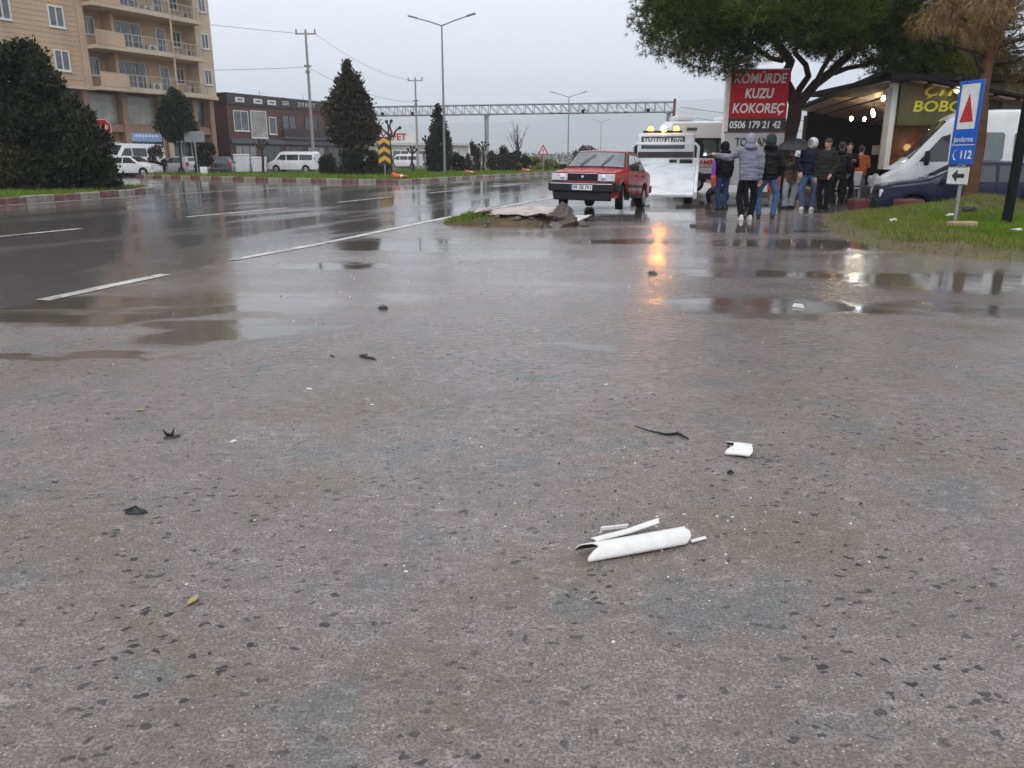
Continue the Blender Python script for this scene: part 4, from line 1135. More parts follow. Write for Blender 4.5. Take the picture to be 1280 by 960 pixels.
    for k, x in enumerate((4.2, 6.0, 7.8, 9.6)):
        window(t, x, 2.35, 1.1, 1.0, 0.13, 1, fm=cream_wall, gm=dark_glass)
        b = MB(); b.span((x + 1.28, -0.02, 2.25), (x + 1.6, 0.148, 3.44)); b.build('pilaster', frame_white, t)
    b = MB(); b.span((14.0, 0.15, 0), (14.2, 12, 3.45)); b.span((7.5, 11.8, 0), (14.1, 12, 3.45)); b.build('rear_wall', cream_wall, t)
    # lamp in the window
    b = MB(); b.ball((1.05, -0.06, 1.62), 0.1); b.build('window_lamp', emit('dim_window_bulb', (1.0, 0.7, 0.3), 10), t)
    # lettered board
    n = mat('flame_board', (0.07, 0.075, 0.015), 0.45, var=0.5, scale=1.5, dirt=(0.28, 0.06, 0.01), dirt_amt=0.8)
    b = MB(); b.span((0.35, 0.0, 2.25), (3.4, 0.12, 3.43)); bd = b.build('name_board', n, t)
    yl = mat('yellow_letters', (0.62, 0.58, 0.03), 0.45, var=0.15)
    lettering(bd, 'ÇITIR', (1.75, -0.012, 3.18), 0.36, yl, depth=0.01, bold=True, shear=0.2, width=1.5)
    lettering(bd, 'BOBOM', (1.7, -0.012, 2.76), 0.42, yl, depth=0.01, bold=True, shear=0.1, width=1.9)
    b = MB(); b.tube([(1.8, 0.0, 3.4), (1.8, -0.35, 3.32)], 0.015, 6); sp = b.build('spot_arm', black_plastic, bd)
    b = MB(); b.ball((1.8, -0.38, 3.2), 0.08); b.build('bulb', emit('yellow_bulb', (1, 0.85, 0.3), 16), sp)
    return t
restaurant()

# chairs and a table under the canopy
chair_m = mat('white_plastic_chair', (0.55, 0.55, 0.54), 0.4)
def chair(loc, rz, label):
    t = thing('chair', label, 'chair', loc, rz, 'chairs under the canopy')
    b = MB(); b.box((0, 0, 0.45), (0.44, 0.44, 0.04)); b.build('seat', chair_m, t, bevel=0.015)
    b = MB(); b.box((-0.21, 0, 0.72), (0.035, 0.42, 0.42), ry=R(-8)); b.build('backrest', chair_m, t, bevel=0.012)
    for sx in (-1, 1):
        for sy in (-1, 1):
            b = MB(); b.tube([(sx * 0.22, sy * 0.21, 0), (sx * 0.19, sy * 0.19, 0.44)], 0.018, 6); b.build('leg', chair_m, t)
    return t
chair((9.35, 24.0, 0.0), R(70), 'white plastic chair behind the man in the dark green jacket')
chair((9.95, 24.3, 0.0), R(110), 'white plastic chair nearest the cream canopy post')
t = thing('table', 'dark low table standing beside the white plastic chairs', 'table', (9.8, 25.2, 0))
b = MB(); b.box((0, 0, 0.73), (1.2, 0.7, 0.04)); b.build('tabletop', dark_wood, t, bevel=0.01)
for sx in (-1, 1):
    for sy in (-1, 1):
        b = MB(); b.span((sx * 0.52 - 0.03, sy * 0.28 - 0.03, 0), (sx * 0.52 + 0.03, sy * 0.28 + 0.03, 0.71)); b.build('leg', dark_wood, t)
# planters at the nose of the dark car
terra = mat('dark_red_planter', (0.13, 0.035, 0.035), 0.6, var=0.25, scale=8)
for (x, y, w, lab) in ((8.72, 20.6, 0.42, 'dark red square planter below the canopy post'), (9.2, 19.0, 0.5, 'low reddish block touching the front wheel of the navy car')):
    t = thing('planter', lab, 'planter', (x, y, 0), R(8), 'red planters near the navy car')
    b = MB(); b.prism([(-1, -1), (1, -1), (1, 1), (-1, 1)], lambda p: (p[0] * w * 0.42, p[1] * w * 0.42, 0), lambda p: (p[0] * w * 0.5, p[1] * w * 0.5, w * 0.72)); b.build('pot', terra, t, bevel=0.02)
    b = MB(); b.box((0, 0, w * 0.73), (w * 0.86, w * 0.86, 0.03)); b.build('soil', dry_soil, t)

# ---------------------------------------------------------------- billboard
def billboard():
    t = thing('billboard', 'red billboard with white lettering over a black phone strip and pale lower panel', 'billboard', (7.78, 26.6, 0), R(-4))
    red = mat('billboard_red', (0.46, 0.008, 0.018), 0.5, var=0.1, scale=1, dirt=(0.3, 0.008, 0.015), dirt_amt=0.5, spec=0.25)
    x0, x1 = -1.05, 0.85
    b = MB(); b.span((x0, 0, 0.25), (x1, 0.32, 3.98)); b.build('case', mat('billboard_case_white', (0.66, 0.67, 0.68), 0.4), t)
    b = MB(); b.span((x0 + 0.12, -0.03, 2.52), (x1, -0.001, 3.95)); rp = b.build('red_panel', red, t)
    b = MB(); b.span((x0 + 0.12, -0.03, 2.12), (x1, -0.001, 2.515)); bp = b.build('phone_strip', mat('billboard_black', (0.02, 0.012, 0.014), 0.4), t)
    b = MB(); b.span((x0 + 0.05, -0.028, 0.5), (x1, -0.001, 2.08)); wp = b.build('lower_panel', mat('billboard_grey', (0.40, 0.40, 0.40), 0.45, var=0.15), t)
    b = MB(); b.span((x0, -0.05, 2.085), (x1 + 0.02, 0.0, 2.115)); b.build('divider', terra, t)
    lw = mat('white_letters', (0, 0, 0))
    grey_l = mat('grey_letters', (0.5, 0.5, 0.48), 0.5)
    for s_, z, w, m_ in (('KÖMÜRDE', 3.68, 1.62, grey_l), ('KUZU', 3.24, 0.88, lw), ('KOKOREÇ', 2.80, 1.6, lw)):
        lettering(rp, s_, ((x0 + x1) / 2 + 0.05, -0.036, z), 0.40, m_, depth=0.006, bold=True, shear=0.15, width=w)
    lettering(bp, '0506 179 21 42', ((x0 + x1) / 2 + 0.0, -0.036, 2.31), 0.3, lw, depth=0.006, bold=True, shear=0.12, width=1.58)
    lettering(wp, 'TOPTAN', ((x0 + x1) / 2 - 0.05, -0.034, 1.78), 0.36, letter_black, depth=0.005, bold=True, width=1.05)
    lettering(wp, 'PERAKENDE', ((x0 + x1) / 2, -0.034, 1.35), 0.28, letter_black, depth=0.005, bold=True, width=1.4) if False else None
    b = MB()
    for k in range(8): 
        a0 = math.pi * (0.55 + 0.4 * k / 8); 
    for sx in (x0 + 0.2, x1 - 0.2):
        b = MB(); b.tube([(sx, 0.16, 0), (sx, 0.16, 0.3)], 0.07, 8); b.build('post', steel, t)
billboard()
# ---------------------------------------------------------------- poles, lamps, gantry, wires
def street_lamp(label, loc, h, rz, arm=1.9):
    t = thing('street_lamp', label, 'street lamp', loc, rz, 'double armed street lamps')
    b = MB(); b.lathe([(0.16, 0), (0.16, 0.05), (0.115, 0.08), (0.105, 1.2), (0.06, h)], 10, 'Z'); b.build('pole', pole_grey, t, smooth=50)
    for sd in (1, -1):
        b = MB(); b.tube([(0, 0, h - 0.05), (sd * arm * 0.5, 0, h + 0.28), (sd * arm, 0, h + 0.55)], [0.05, 0.045, 0.04], 6); a = b.build('arm', pole_grey, t, smooth=50)
        b = MB(); b.box((sd * (arm + 0.3), 0, h + 0.64), (0.75, 0.26, 0.11), ry=-sd * R(14)); b.build('lamp_head', pole_grey, a, bevel=0.03)
    return t
street_lamp('tall double armed lamp rising behind the slim conifer', (-5.35, 66, 0.1), 11.0, R(-12), 2.0)
street_lamp('double armed lamp in front of the hills beyond the gantry', (8.2, 122, 0.0), 9.9, R(-10), 2.0)
street_lamp('smallest far lamp fading into the hills', (25.5, 240, 0.0), 11.5, R(-10), 1.9)

def utility_pole(label, loc, h, lean=0.0):
    t = thing('utility_pole', label, 'utility pole', loc, 0, 'concrete utility poles')
    cm = mat('pole_concrete', (0.3, 0.28, 0.26), 0.8, var=0.15)
    b = MB(); b.tube([(0, 0, 0), (-lean, 0, h)], [0.2, 0.11], 8); b.build('pole', cm, t, smooth=50)
    b = MB(); b.box((-lean, 0, h - 0.25), (2.1, 0.12, 0.14)); ca = b.build('crossarm', cm, t)
    for x in (-0.95, 0, 0.95):
        b = MB(); b.lathe([(0.05, h - 0.18), (0.09, h - 0.05), (0.07, h + 0.04), (0.1, h + 0.12), (0.05, h + 0.2), (0.01, h + 0.22)], 8, 'Z', (x - lean, 0, 0)); b.build('insulator', letter_black if False else pole_grey, ca)
    b = MB(); b.box((-lean * 0.8, 0, h * 0.76), (0.7, 0.3, 0.16)); b.box((-lean * 0.8, -0.1, h * 0.72), (0.4, 0.2, 0.3)); b.build('bracket', pole_grey, t)
    return t
utility_pole('tall concrete utility pole with crossarm beside the brown building', (-21.0, 88.0, 0), 13.8)
utility_pole('farther utility pole with crossarm between the two conifers', (-13.4, 118.0, 0), 12.0)
for i, (a, c, sag) in enumerate((((-21.0, 88, 10.4), (-13.4, 118, 9.0), 0.9), ((-21.0, 88, 10.4), (-52, 70, 9.5), 0.7), ((-21.9, 88, 13.6), (-60, 66, 16.5), 0.6), ((-20.1, 88, 13.6), (-14.0, 118, 11.8), 0.8), ((14.6, 73, 5.6), (44, 90, 5.0), 0.5), ((14.6, 73, 4.9), (44, 84, 3.3), 0.5))):
    a, c = Vector(a), Vector(c); pts = []
    for k in range(17):
        s = k / 16; p = a.lerp(c, s); p.z -= sag * 4 * s * (1 - s); pts.append(p)
    b = MB(); b.tube(pts, 0.018, 4); o = b.build('overhead_wire', black_plastic)
    tag(o, ['sagging wire strung between the two utility poles', 'wire running from the near utility pole to the apartment block', 'topmost wire running from the near pole above the apartment block', 'upper wire running from pole top to pole top', 'upper thin wire crossing behind the billboard', 'lower thin wire crossing behind the ambulance roof'][i], 'wire', 'overhead wires')

t = thing('road_gantry', 'grey lattice gantry spanning the road with small cameras', 'gantry', (-15.5, 82.5, 0), 0)
A = Vector((0, 0, 5.35)); Bv = Vector((29.9, -7.5, 5.35)); hgt = 0.82; d = (Bv - A); n = 36; dp = 0.7
side = Vector((-d.y, d.x, 0)).normalized() * dp
for off in (Vector((0, 0, 0)), side):
    for zz in (0, hgt):
        b = MB(); b.tube([A + off + Vector((0, 0, zz)), Bv + off + Vector((0, 0, zz))], 0.06, 6); b.build('chord', steel, t)
    for k in range(n):
        p0 = A + d * (k / n) + off; p1 = A + d * ((k + 1) / n) + off
        b = MB(); b.tube([p0, p0 + Vector((0, 0, hgt))], 0.035, 5)
        b.tube([p0 + Vector((0, 0, hgt)) , p1], 0.03, 5); b.build('lattice', steel, t)
gx = 12.6
for s, lab in ((0.435, 'pillar'), (0.985, 'pillar')):
    p = A + d * s + side * 0.5
    b = MB(); b.tube([(p.x, p.y, 0), (p.x, p.y, 5.3)], 0.2, 12); b.box((p.x, p.y, 5.28), (0.7, 0.7, 0.1)); b.box((p.x, p.y, 0.05), (0.7, 0.7, 0.1)); b.build('pillar', steel, t, smooth=45)
for k, s in enumerate((0.1, 0.2, 0.55, 0.64, 0.665, 0.735, 0.83, 0.86, 0.925)):
    p = A + d * s - side * 0.1
    b = MB(); b.box((p.x, p.y - 0.15, 5.42 + 0.08), (0.28, 0.4, 0.26)); b.build('camera', black_plastic if k in (5, 8, 0, 1) else white_paint, t, bevel=0.04)
o = MB().tube([(14.2, 74.6, 0), (14.35, 74.6, 6.4)], 0.12, 8).build('rusty_post', mat('rusty_steel', (0.14, 0.045, 0.035), 0.7, var=0.3))
tag(o, 'rusty red post standing at the end of the gantry', 'post')

# ---------------------------------------------------------------- signs
red_sign = mat('sign_red', (0.48, 0.02, 0.025), 0.4, var=0.06)
white_sign = mat('sign_white', (0.72, 0.72, 0.71), 0.4, var=0.1, scale=5, dirt=(0.45, 0.44, 0.42), dirt_amt=0.6)
def ngon(n, r, a0=0): return [(r * math.cos(a0 + 2 * math.pi * k / n), r * math.sin(a0 + 2 * math.pi * k / n)) for k in range(n)]
t = thing('stop_sign', 'red octagonal stop sign lettered DUR beside the big dark bush', 'stop sign', (-16.75, 34.3, 0.1), R(20))
b = MB(); b.tube([(0, 0.04, 0), (0, 0.04, 2.75)], 0.03, 8); b.build('post', steel, t)
b = MB(); b.prism(ngon(8, 0.37, R(22.5)), lambda p: (p[0], 0, 2.4 + p[1]), lambda p: (p[0], 0.012, 2.4 + p[1])); wb = b.build('rim', white_sign, t)
b = MB(); b.prism(ngon(8, 0.345, R(22.5)), lambda p: (p[0], -0.004, 2.4 + p[1]), lambda p: (p[0], 0.002, 2.4 + p[1])); fc = b.build('face', red_sign, t)
lettering(fc, 'DUR', (0, -0.007, 2.4), 0.3, white_sign, depth=0.002, bold=True, width=0.5)

t = thing('chevron_sign', 'black and yellow chevron board at the tip of the grass island', 'sign', (-7.45, 48.6, 0.12), R(8))
b = MB(); b.tube([(0, 0.06, 0), (0, 0.06, 2.2)], 0.04, 8); b.build('post', steel, t)
b = MB(); b.span((-0.36, 0, 0.85), (0.36, 0.03, 2.4)); bd = b.build('board', letter_black, t)
yel = mat('sign_yellow', (0.62, 0.36, 0.03), 0.45, var=0.1)
for k in range(3):
    for sd in (1, -1):
        b = MB(); z = 1.0 + k * 0.5
        b.prism([(0, z + 0.12), (0.34, z - 0.1), (0.34, z + 0.15), (0, z + 0.37)], lambda p: (sd * p[0], -0.004, p[1]), lambda p: (sd * p[0], 0.001, p[1])); b.build('chevron', yel, bd)

t = thing('warning_sign', 'red and white triangular warning sign on the far roadside', 'sign', (2.85, 76.0, 0.0), 0)
b = MB(); b.tube([(0, 0.05, 0), (0, 0.05, 2.3)], 0.04, 8); b.build('post', steel, t)
b = MB(); b.prism(ngon(3, 0.62, R(90)), lambda p: (p[0], 0, 1.95 + p[1]), lambda p: (p[0], 0.02, 1.95 + p[1])); r_ = b.build('rim', red_sign, t)
b = MB(); b.prism(ngon(3, 0.40, R(90)), lambda p: (p[0], -0.008, 1.95 + p[1]), lambda p: (p[0], 0.002, 1.95 + p[1])); f_ = b.build('face', white_sign, r_)
b = MB(); b.span((-0.03, -0.014, 1.86), (0.03, -0.009, 2.16)); b.span((-0.09, -0.014, 2.02), (0.09, -0.0095, 2.06)); b.build('symbol', letter_black, f_)

# fallen red and white delineators on the kerb
for i, (x, y, rz, s, lab) in enumerate(((-6.75, 47.2, -0.35, 1.0, 'fallen red and white cone below the chevron sign'), (-3.5, 62.0, 0.3, 0.9, 'fallen orange cone in the grass near the slim conifer'), (0.9, 73.5, 0.2, 1.0, 'fallen orange cone in the grass before the round bushes'))):
    t = thing('traffic_cone', lab, 'cone', (x, y, 0.34), rz, 'fallen traffic cones'); t.scale = (s, s, s)
    b = MB(); b.lathe([(0.2, 0), (0.19, 0.04), (0.15, 0.06), (0.13, 0.25), (0.1, 0.45)], 12, 'X'); b.build('lower_cone', mat('cone_orange', (0.6, 0.09, 0.03), 0.4), t, smooth=40)
    b = MB(); b.lathe([(0.101, 0.45), (0.075, 0.62)], 12, 'X'); b.build('white_band', white_sign, t, smooth=40)
    b = MB(); b.lathe([(0.076, 0.62), (0.03, 0.9)], 12, 'X'); b.build('tip', mat('cone_orange', (0, 0, 0)), t, smooth=40)
    b = MB(); b.box((-0.02, 0, 0), (0.04, 0.42, 0.42)); b.build('base', mat('cone_orange', (0, 0, 0)), t, bevel=0.01)

# blue gendarmerie sign
t = thing('blue_sign', 'tall blue road sign with white panel and red triangle on a leaning post', 'sign', (8.18, 15.04, 0.05), 0)
t.rotation_euler = (0, R(0.2), 0)
blue = mat('sign_blue', (0.012, 0.11, 0.5), 0.4, var=0.12, scale=4, dirt=(0.05, 0.14, 0.38), dirt_amt=0.5, spec=0.3)
b = MB(); b.tube([(0, 0, -0.1), (0, 0, 2.55)], 0.035, 10); b.build('post', steel, t, smooth=50)
p = bpy.data.objects.new('sign_panel', None)
ra = R(-77)
Ms = Matrix.Rotation(ra, 4, 'Z')
def sb(): 
    b = MB(); b.M = Ms; return b
b = sb(); b.span((-0.29, -0.075, 1.13), (0.29, -0.055, 2.56)); pn = b.build('panel', blue, t, bevel=0.006)
b = sb(); b.span((-0.21, -0.08, 1.74), (0.21, -0.074, 2.5)); wp = b.build('white_field', white_sign, pn)
b = sb(); b.prism([(-0.16, 1.86), (0.16, 1.86), (0.0, 2.34)], lambda q: (q[0], -0.084, q[1]), lambda q: (q[0], -0.0785, q[1])); b.build('red_triangle', red_sign, pn)
b = sb(); b.span((-0.27, -0.08, 1.46), (0.27, -0.0745, 1.475)); b.build('line', white_sign, pn)
e = lettering(pn, 'Jandarma', (0, 0, 0), 0.13, white_sign, depth=0.002, width=0.46); e.matrix_local = Ms @ Matrix.Translation((0, -0.079, 1.56)) @ Matrix.Rotation(math.pi / 2, 4, 'X')
e = lettering(pn, '112', (0, 0, 0), 0.2, white_sign, depth=0.002, bold=True, width=0.26); e.matrix_local = Ms @ Matrix.Translation((0.1, -0.079, 1.29)) @ Matrix.Rotation(math.pi / 2, 4, 'X')
b = sb(); b.tube([(-0.19 + 0.09 * (1 - math.cos(a)), -0.079, 1.29 + 0.085 * math.sin(a)) for a in [R(-80 + 16 * k) for k in range(11)]], [(0.006, 0.03 if k in (0, 1, 9, 10) else 0.014) for k in range(11)], 6); b.build('handset_symbol', white_sign, pn)
b = sb(); b.box((-0.02, -0.065, 0.93), (0.5, 0.016, 0.32)); ap = b.build('arrow_plate', white_sign, t, bevel=0.004)
b = sb(); b.prism([(-0.16, 0.93), (-0.03, 1.04), (-0.03, 0.965), (0.14, 0.965), (0.14, 0.895), (-0.03, 0.895), (-0.03, 0.82)], lambda q: (q[0], -0.078, q[1]), lambda q: (q[0], -0.072, q[1])); b.build('arrow', letter_black, ap)
for zz in (1.082, 0.778):
    b = sb(); b.box((-0.02, -0.0725, zz), (0.5, 0.004, 0.012)); b.build('border', letter_black, ap)

o = MB().tube([(8.93, 14.7, 0), (8.97, 14.7, 3.0), (9.02, 14.7, 6.0)], [0.085, 0.08, 0.075], 12).build('dark_post', mat('black_post_paint', (0.008, 0.008, 0.008), 0.6, var=0.3, spec=0.12), smooth=50)
tag(o, 'thick black post standing on the grass right of the blue sign', 'post')

# back of a small sign near the round tree, with its pale foot box
t = thing('street_sign', 'grey sign seen from behind on a thin post by the silver car', 'sign', (-23.0, 60.6, 0.12), R(10))
b = MB(); b.tube([(0, 0, 0), (0, 0, 2.9)], 0.04, 8); b.build('post', steel, t)
b = MB(); b.span((-0.7, -0.03, 2.35), (0.7, 0, 3.1)); b.build('panel', pole_grey, t)
t = thing('utility_box', 'small white box standing on the grass by the thin sign post', 'box', (-22.4, 60.2, 0.12), R(15))
b = MB(); b.span((-0.25, -0.15, 0), (0.25, 0.15, 0.62)); b.build('body', white_paint, t, bevel=0.02)
b = MB(); b.span((-0.2, -0.158, 0.08), (0.2, -0.15, 0.55)); b.build('door', white_paint, t)
# refuse bins
for i, (x, y, lab) in enumerate(((-25.4, 78.0, 'tall white refuse container beside the dark car'), (-24.0, 78.6, 'lower white refuse container in front of the brown building'))):
    t = thing('refuse_bin', lab, 'bin', (x, y, 0), R(20), 'white refuse containers')
    h = 1.75 if i == 0 else 1.5
    b = MB(); b.prism([(-1, -1), (1, -1), (1, 1), (-1, 1)], lambda p: (p[0] * 0.62, p[1] * 0.45, 0.12), lambda p: (p[0] * 0.72, p[1] * 0.55, h - 0.2)); b.build('tub', white_paint, t, bevel=0.03)
    b = MB(); b.box((0, 0, h - 0.1), (1.5, 1.16, 0.16)); b.build('lid', white_paint, t, bevel=0.06)
    for sx in (-0.5, 0.5):
        b = MB(); b.lathe([(0.1, -0.04), (0.1, 0.04)], 10, 'Y', (sx, -0.4, 0.1)); b.build('wheel', rubber, t)
# ---------------------------------------------------------------- trees and shrubs
bark = mat('grey_brown_bark', (0.05, 0.035, 0.027), 0.85, var=0.35, scale=6, bump=0.8, bscale=18, spec=0.15)
bark_red = mat('reddish_bark', (0.115, 0.06, 0.035), 0.85, var=0.3, scale=5, bump=0.8, bscale=16, spec=0.15)
pine_m = leafmat('pine_needles', (0.012, 0.022, 0.004), (0.10, 0.135, 0.015), 0.5, c2=(0.18, 0.2, 0.03))
cyp_m = leafmat('dark_conifer_leaf', (0.004, 0.007, 0.003), (0.034, 0.045, 0.013), 0.6, c2=(0.09, 0.075, 0.03))
cyp2_m = leafmat('brownish_conifer_leaf', (0.008, 0.009, 0.004), (0.055, 0.045, 0.018), 0.6, c2=(0.13, 0.07, 0.035))
dead_m = leafmat('withered_needles', (0.12, 0.075, 0.03), (0.36, 0.25, 0.11), 0.7, c2=(0.48, 0.36, 0.2))
olive_m = leafmat('withered_olive_needles', (0.07, 0.05, 0.02), (0.15, 0.11, 0.045), 0.7)
shrub_red = leafmat('reddish_shrub_leaf', (0.03, 0.018, 0.012), (0.075, 0.04, 0.022), 0.6)
round_m = leafmat('round_tree_leaf', (0.006, 0.013, 0.004), (0.024, 0.04, 0.009), 0.5)

def clump_pts(rs, clumps, n):
    """points spread through uneven clumps; more near the outside of each clump"""
    C = np.array([c[:3] for c in clumps]); S = np.array([c[3:6] for c in clumps]); W = (S.prod(1)) ** 0.67; W /= W.sum()
    k = rs.choice(len(clumps), n, p=W)
    d = rs.normal(size=(n, 3)); d /= np.linalg.norm(d, axis=1)[:, None]
    r = rs.uniform(0.25, 1.0, n) ** 0.45
    r *= 1 + 0.16 * rs.normal(size=n)
    return C[k] + d * S[k] * r[:, None], d, k
def needles(name, clumps, n, per, length, width, m, parent, seed, up=0.3, droop=0.0, spread=0.9, tintk=None):
    rs = np.random.default_rng(seed)
    P, D, K = clump_pts(rs, clumps, n)
    base = D * 0.8 + np.array([0, 0, up]) + rs.normal(size=(n, 3)) * 0.25
    base /= np.linalg.norm(base, axis=1)[:, None]
    P = np.repeat(P, per, 0); A = np.repeat(base, per, 0)
    N = len(P)
    A = A + rs.normal(size=(N, 3)) * spread; A /= np.linalg.norm(A, axis=1)[:, None]; A[:, 2] -= droop
    L = length * rs.uniform(0.6, 1.2, N)
    T = np.cross(A, rs.normal(size=(N, 3))); T /= np.linalg.norm(T, axis=1)[:, None] + 1e-9
    w = width * rs.uniform(0.7, 1.3, N)
    v0 = P + T * w[:, None]; v1 = P - T * w[:, None]; v2 = P + A * L[:, None]
    V = np.stack([v0, v1, v2], 1).reshape(-1, 3); F = np.arange(3 * N).reshape(-1, 3)
    ck = rs.normal(0.42, 0.2, len(clumps))
    tint = np.clip(np.repeat(ck[K] + rs.normal(0, 0.12, n), per) + rs.normal(0, 0.12, N), 0, 1)
    o = link(name, fast_mesh(name, V, F, m, tint=tint), parent)
    return o
def leaves(name, clumps, n, size, m, parent, seed, aspect=0.55, up=0.2):
    rs = np.random.default_rng(seed)
    P, D, K = clump_pts(rs, clumps, n)
    A = D * 0.5 + rs.normal(size=(n, 3)) * 0.6 + np.array([0, 0, up]); A /= np.linalg.norm(A, axis=1)[:, None]
    T = np.cross(A, rs.normal(size=(n, 3))); T /= np.linalg.norm(T, axis=1)[:, None] + 1e-9
    s = size * rs.uniform(0.6, 1.35, n)[:, None]
    v0 = P - A * s * 0.5; v1 = P + T * s * aspect * 0.5; v2 = P + A * s * 0.6; v3 = P - T * s * aspect * 0.5
    V = np.stack([v0, v1, v2, v3], 1).reshape(-1, 3); F = np.arange(4 * n).reshape(-1, 4)
    ck = rs.normal(0.42, 0.2, len(clumps))
    o = link(name, fast_mesh(name, V, F, m, tint=np.clip(ck[K] + rs.normal(0, 0.16, n), 0, 1)), parent)
    return o
def limb(b, a, c, r0, r1, seed, bend=0.12, n=6):
    a, c = Vector(a), Vector(c); L = (c - a).length; pts = []; rr = []
    for k in range(n + 1):
        s = k / n; p = a.lerp(c, s)
        w = math.sin(math.pi * s) * bend * L
        p = p + Vector((noise.noise(Vector((seed, s * 2.1, 0))), noise.noise(Vector((seed, s * 2.1, 7))), 0.6 * noise.noise(Vector((seed, s * 2.1, 13))))) * w * 1.5
        pts.append(p); rr.append(r0 + (r1 - r0) * s)
    b.tube(pts, rr, 8)
    return pts

# umbrella pine over the billboard
def pine():
    t = thing('pine_tree', 'broad umbrella pine with dark green crown behind the billboard', 'tree', (9.25, 27.3, 0))
    rs = random.Random(11)
    b = MB(); base = limb(b, (0, 0, -0.1), (-0.1, 0, 3.0), 0.3, 0.22, 1.3, 0.08)
    b.build('trunk', bark, t, smooth=60)
    lims = [((-0.1, 0, 2.9), (-0.9, 0.2, 5.0), 0.19, 0.13), ((-0.1, 0, 2.85), (1.7, -0.2, 4.7), 0.17, 0.11), ((-0.9, 0.2, 5.0), (-3.0, -0.6, 6.0), 0.1, 0.05), ((-0.9, 0.2, 5.0), (-0.4, 0.3, 7.4), 0.12, 0.05),
            ((1.7, -0.2, 4.7), (3.7, 0.2, 6.2), 0.1, 0.05), ((1.7, -0.2, 4.7), (1.9, 0.5, 7.2), 0.1, 0.04), ((-0.6, 0.1, 4.3), (-2.6, -0.9, 4.9), 0.08, 0.04), ((1.0, -0.1, 3.9), (3.4, -1.0, 4.7), 0.08, 0.04),
            ((-2.0, -0.3, 5.6), (-3.8, -1.4, 5.5), 0.06, 0.03), ((-0.1, 0, 3.0), (0.4, 1.6, 5.6), 0.12, 0.06), ((2.9, 0, 5.6), (4.6, -1.0, 5.4), 0.05, 0.03), ((0.3, -0.1, 3.3), (0.6, -2.2, 5.0), 0.09, 0.05)]
    for i, (a, c, r0, r1) in enumerate(lims):
        b = MB(); limb(b, a, c, r0, r1, i * 3.7, 0.14); b.build('limb', bark, t, smooth=60)
    cl = []
    # flattened dome, open on its underside
    for k in range(190):
        a = rs.uniform(0, 2 * math.pi); q = math.sqrt(rs.uniform(0.02, 1))
        x = 0.15 + 4.75 * q * math.cos(a); y = 3.9 * q * math.sin(a) - 0.2
        dome = math.sqrt(max(0, 1 - q * q))
        lo = 4.35 + 0.35 * (1 - q) + 0.4 * noise.noise(Vector((x * 0.6, y * 0.6, 1)))
        if -1.6 < x < 0.1 and q < 0.9: lo += 0.55
        hi = 5.3 + 4.2 * dome
        z = lo + 0.35 + (hi - lo) * rs.random() ** 0.8
        s = rs.uniform(0.5, 0.95)
        cl.append((x, y, z, s * 1.15, s * 1.1, s * 0.62))
    for (x, y, z, s) in ((-4.5, -0.8, 4.75, 0.75), (-3.7, -1.4, 4.35, 0.7), (-2.9, -1.0, 4.15, 0.65), (-2.2, -0.6, 4.0, 0.5), (-4.9, -0.4, 5.4, 0.7), (-4.6, 0, 6.2, 0.8), (2.9, -1.0, 4.25, 0.6), (3.6, -0.8, 4.1, 0.7), (4.4, -0.6, 4.15, 0.7), (4.9, -0.4, 4.6, 0.7), (2.2, -0.6, 4.45, 0.5), (3.2, 0.5, 3.9, 0.55), (4.6, 0.2, 3.85, 0.5), (-1.8, -1.5, 4.5, 0.55), (1.1, -1.6, 4.75, 0.5), (-1.2, -0.8, 5.3, 0.8), (0.2, -1.4, 5.2, 0.8), (1.6, -1.2, 5.2, 0.8), (2.8, -1.2, 4.9, 0.8), (3.8, -1.2, 4.7, 0.8), (4.6, -1.2, 4.5, 0.7), (5.2, -0.6, 4.4, 0.7), (3.2, -0.6, 4.5, 0.7), (2.4, -1.4, 4.7, 0.6), (-2.6, -1.2, 4.9, 0.8), (-3.4, -0.8, 5.0, 0.8), (5.3, 0.2, 5.2, 0.8), (1.4, 0.6, 4.6, 0.6), (0.6, 0.8, 5.0, 0.7), (-0.3, -1.0, 5.6, 0.8), (4.0, 0.2, 4.2, 0.6), (1.6, -1.6, 4.35, 0.5), (2.4, -1.6, 4.2, 0.6), (3.2, -1.7, 4.0, 0.6), (4.1, -1.6, 3.95, 0.6), (4.9, -1.4, 4.0, 0.6), (3.6, -0.4, 3.85, 0.6), (2.8, 0.2, 4.05, 0.6), (0.7, -1.8, 4.7, 0.6), (-0.6, -1.7, 4.9, 0.6), (5.5, -0.8, 3.9, 0.5), (5.6, -0.6, 4.9, 0.8), (5.9, -0.4, 4.3, 0.6), (5.2, -1.2, 5.6, 0.8), (4.4, -1.6, 5.2, 0.8), (3.4, -2.0, 5.0, 0.7), (2.2, -2.0, 5.0, 0.7), (-1.0, -1.9, 5.1, 0.7), (-2.2, -1.8, 4.7, 0.6), (-0.2, 0.9, 5.2, 0.8), (1.2, -0.4, 5.5, 0.9), (2.6, -0.3, 5.4, 0.9)):
        cl.append((x, y, z, s * 1.1, s * 1.1, s * 0.75))
    needles('crown', cl, 72000, 9, 0.19, 0.0095, pine_m, t, 5, up=0.45, spread=0.75)
    return t
pine()

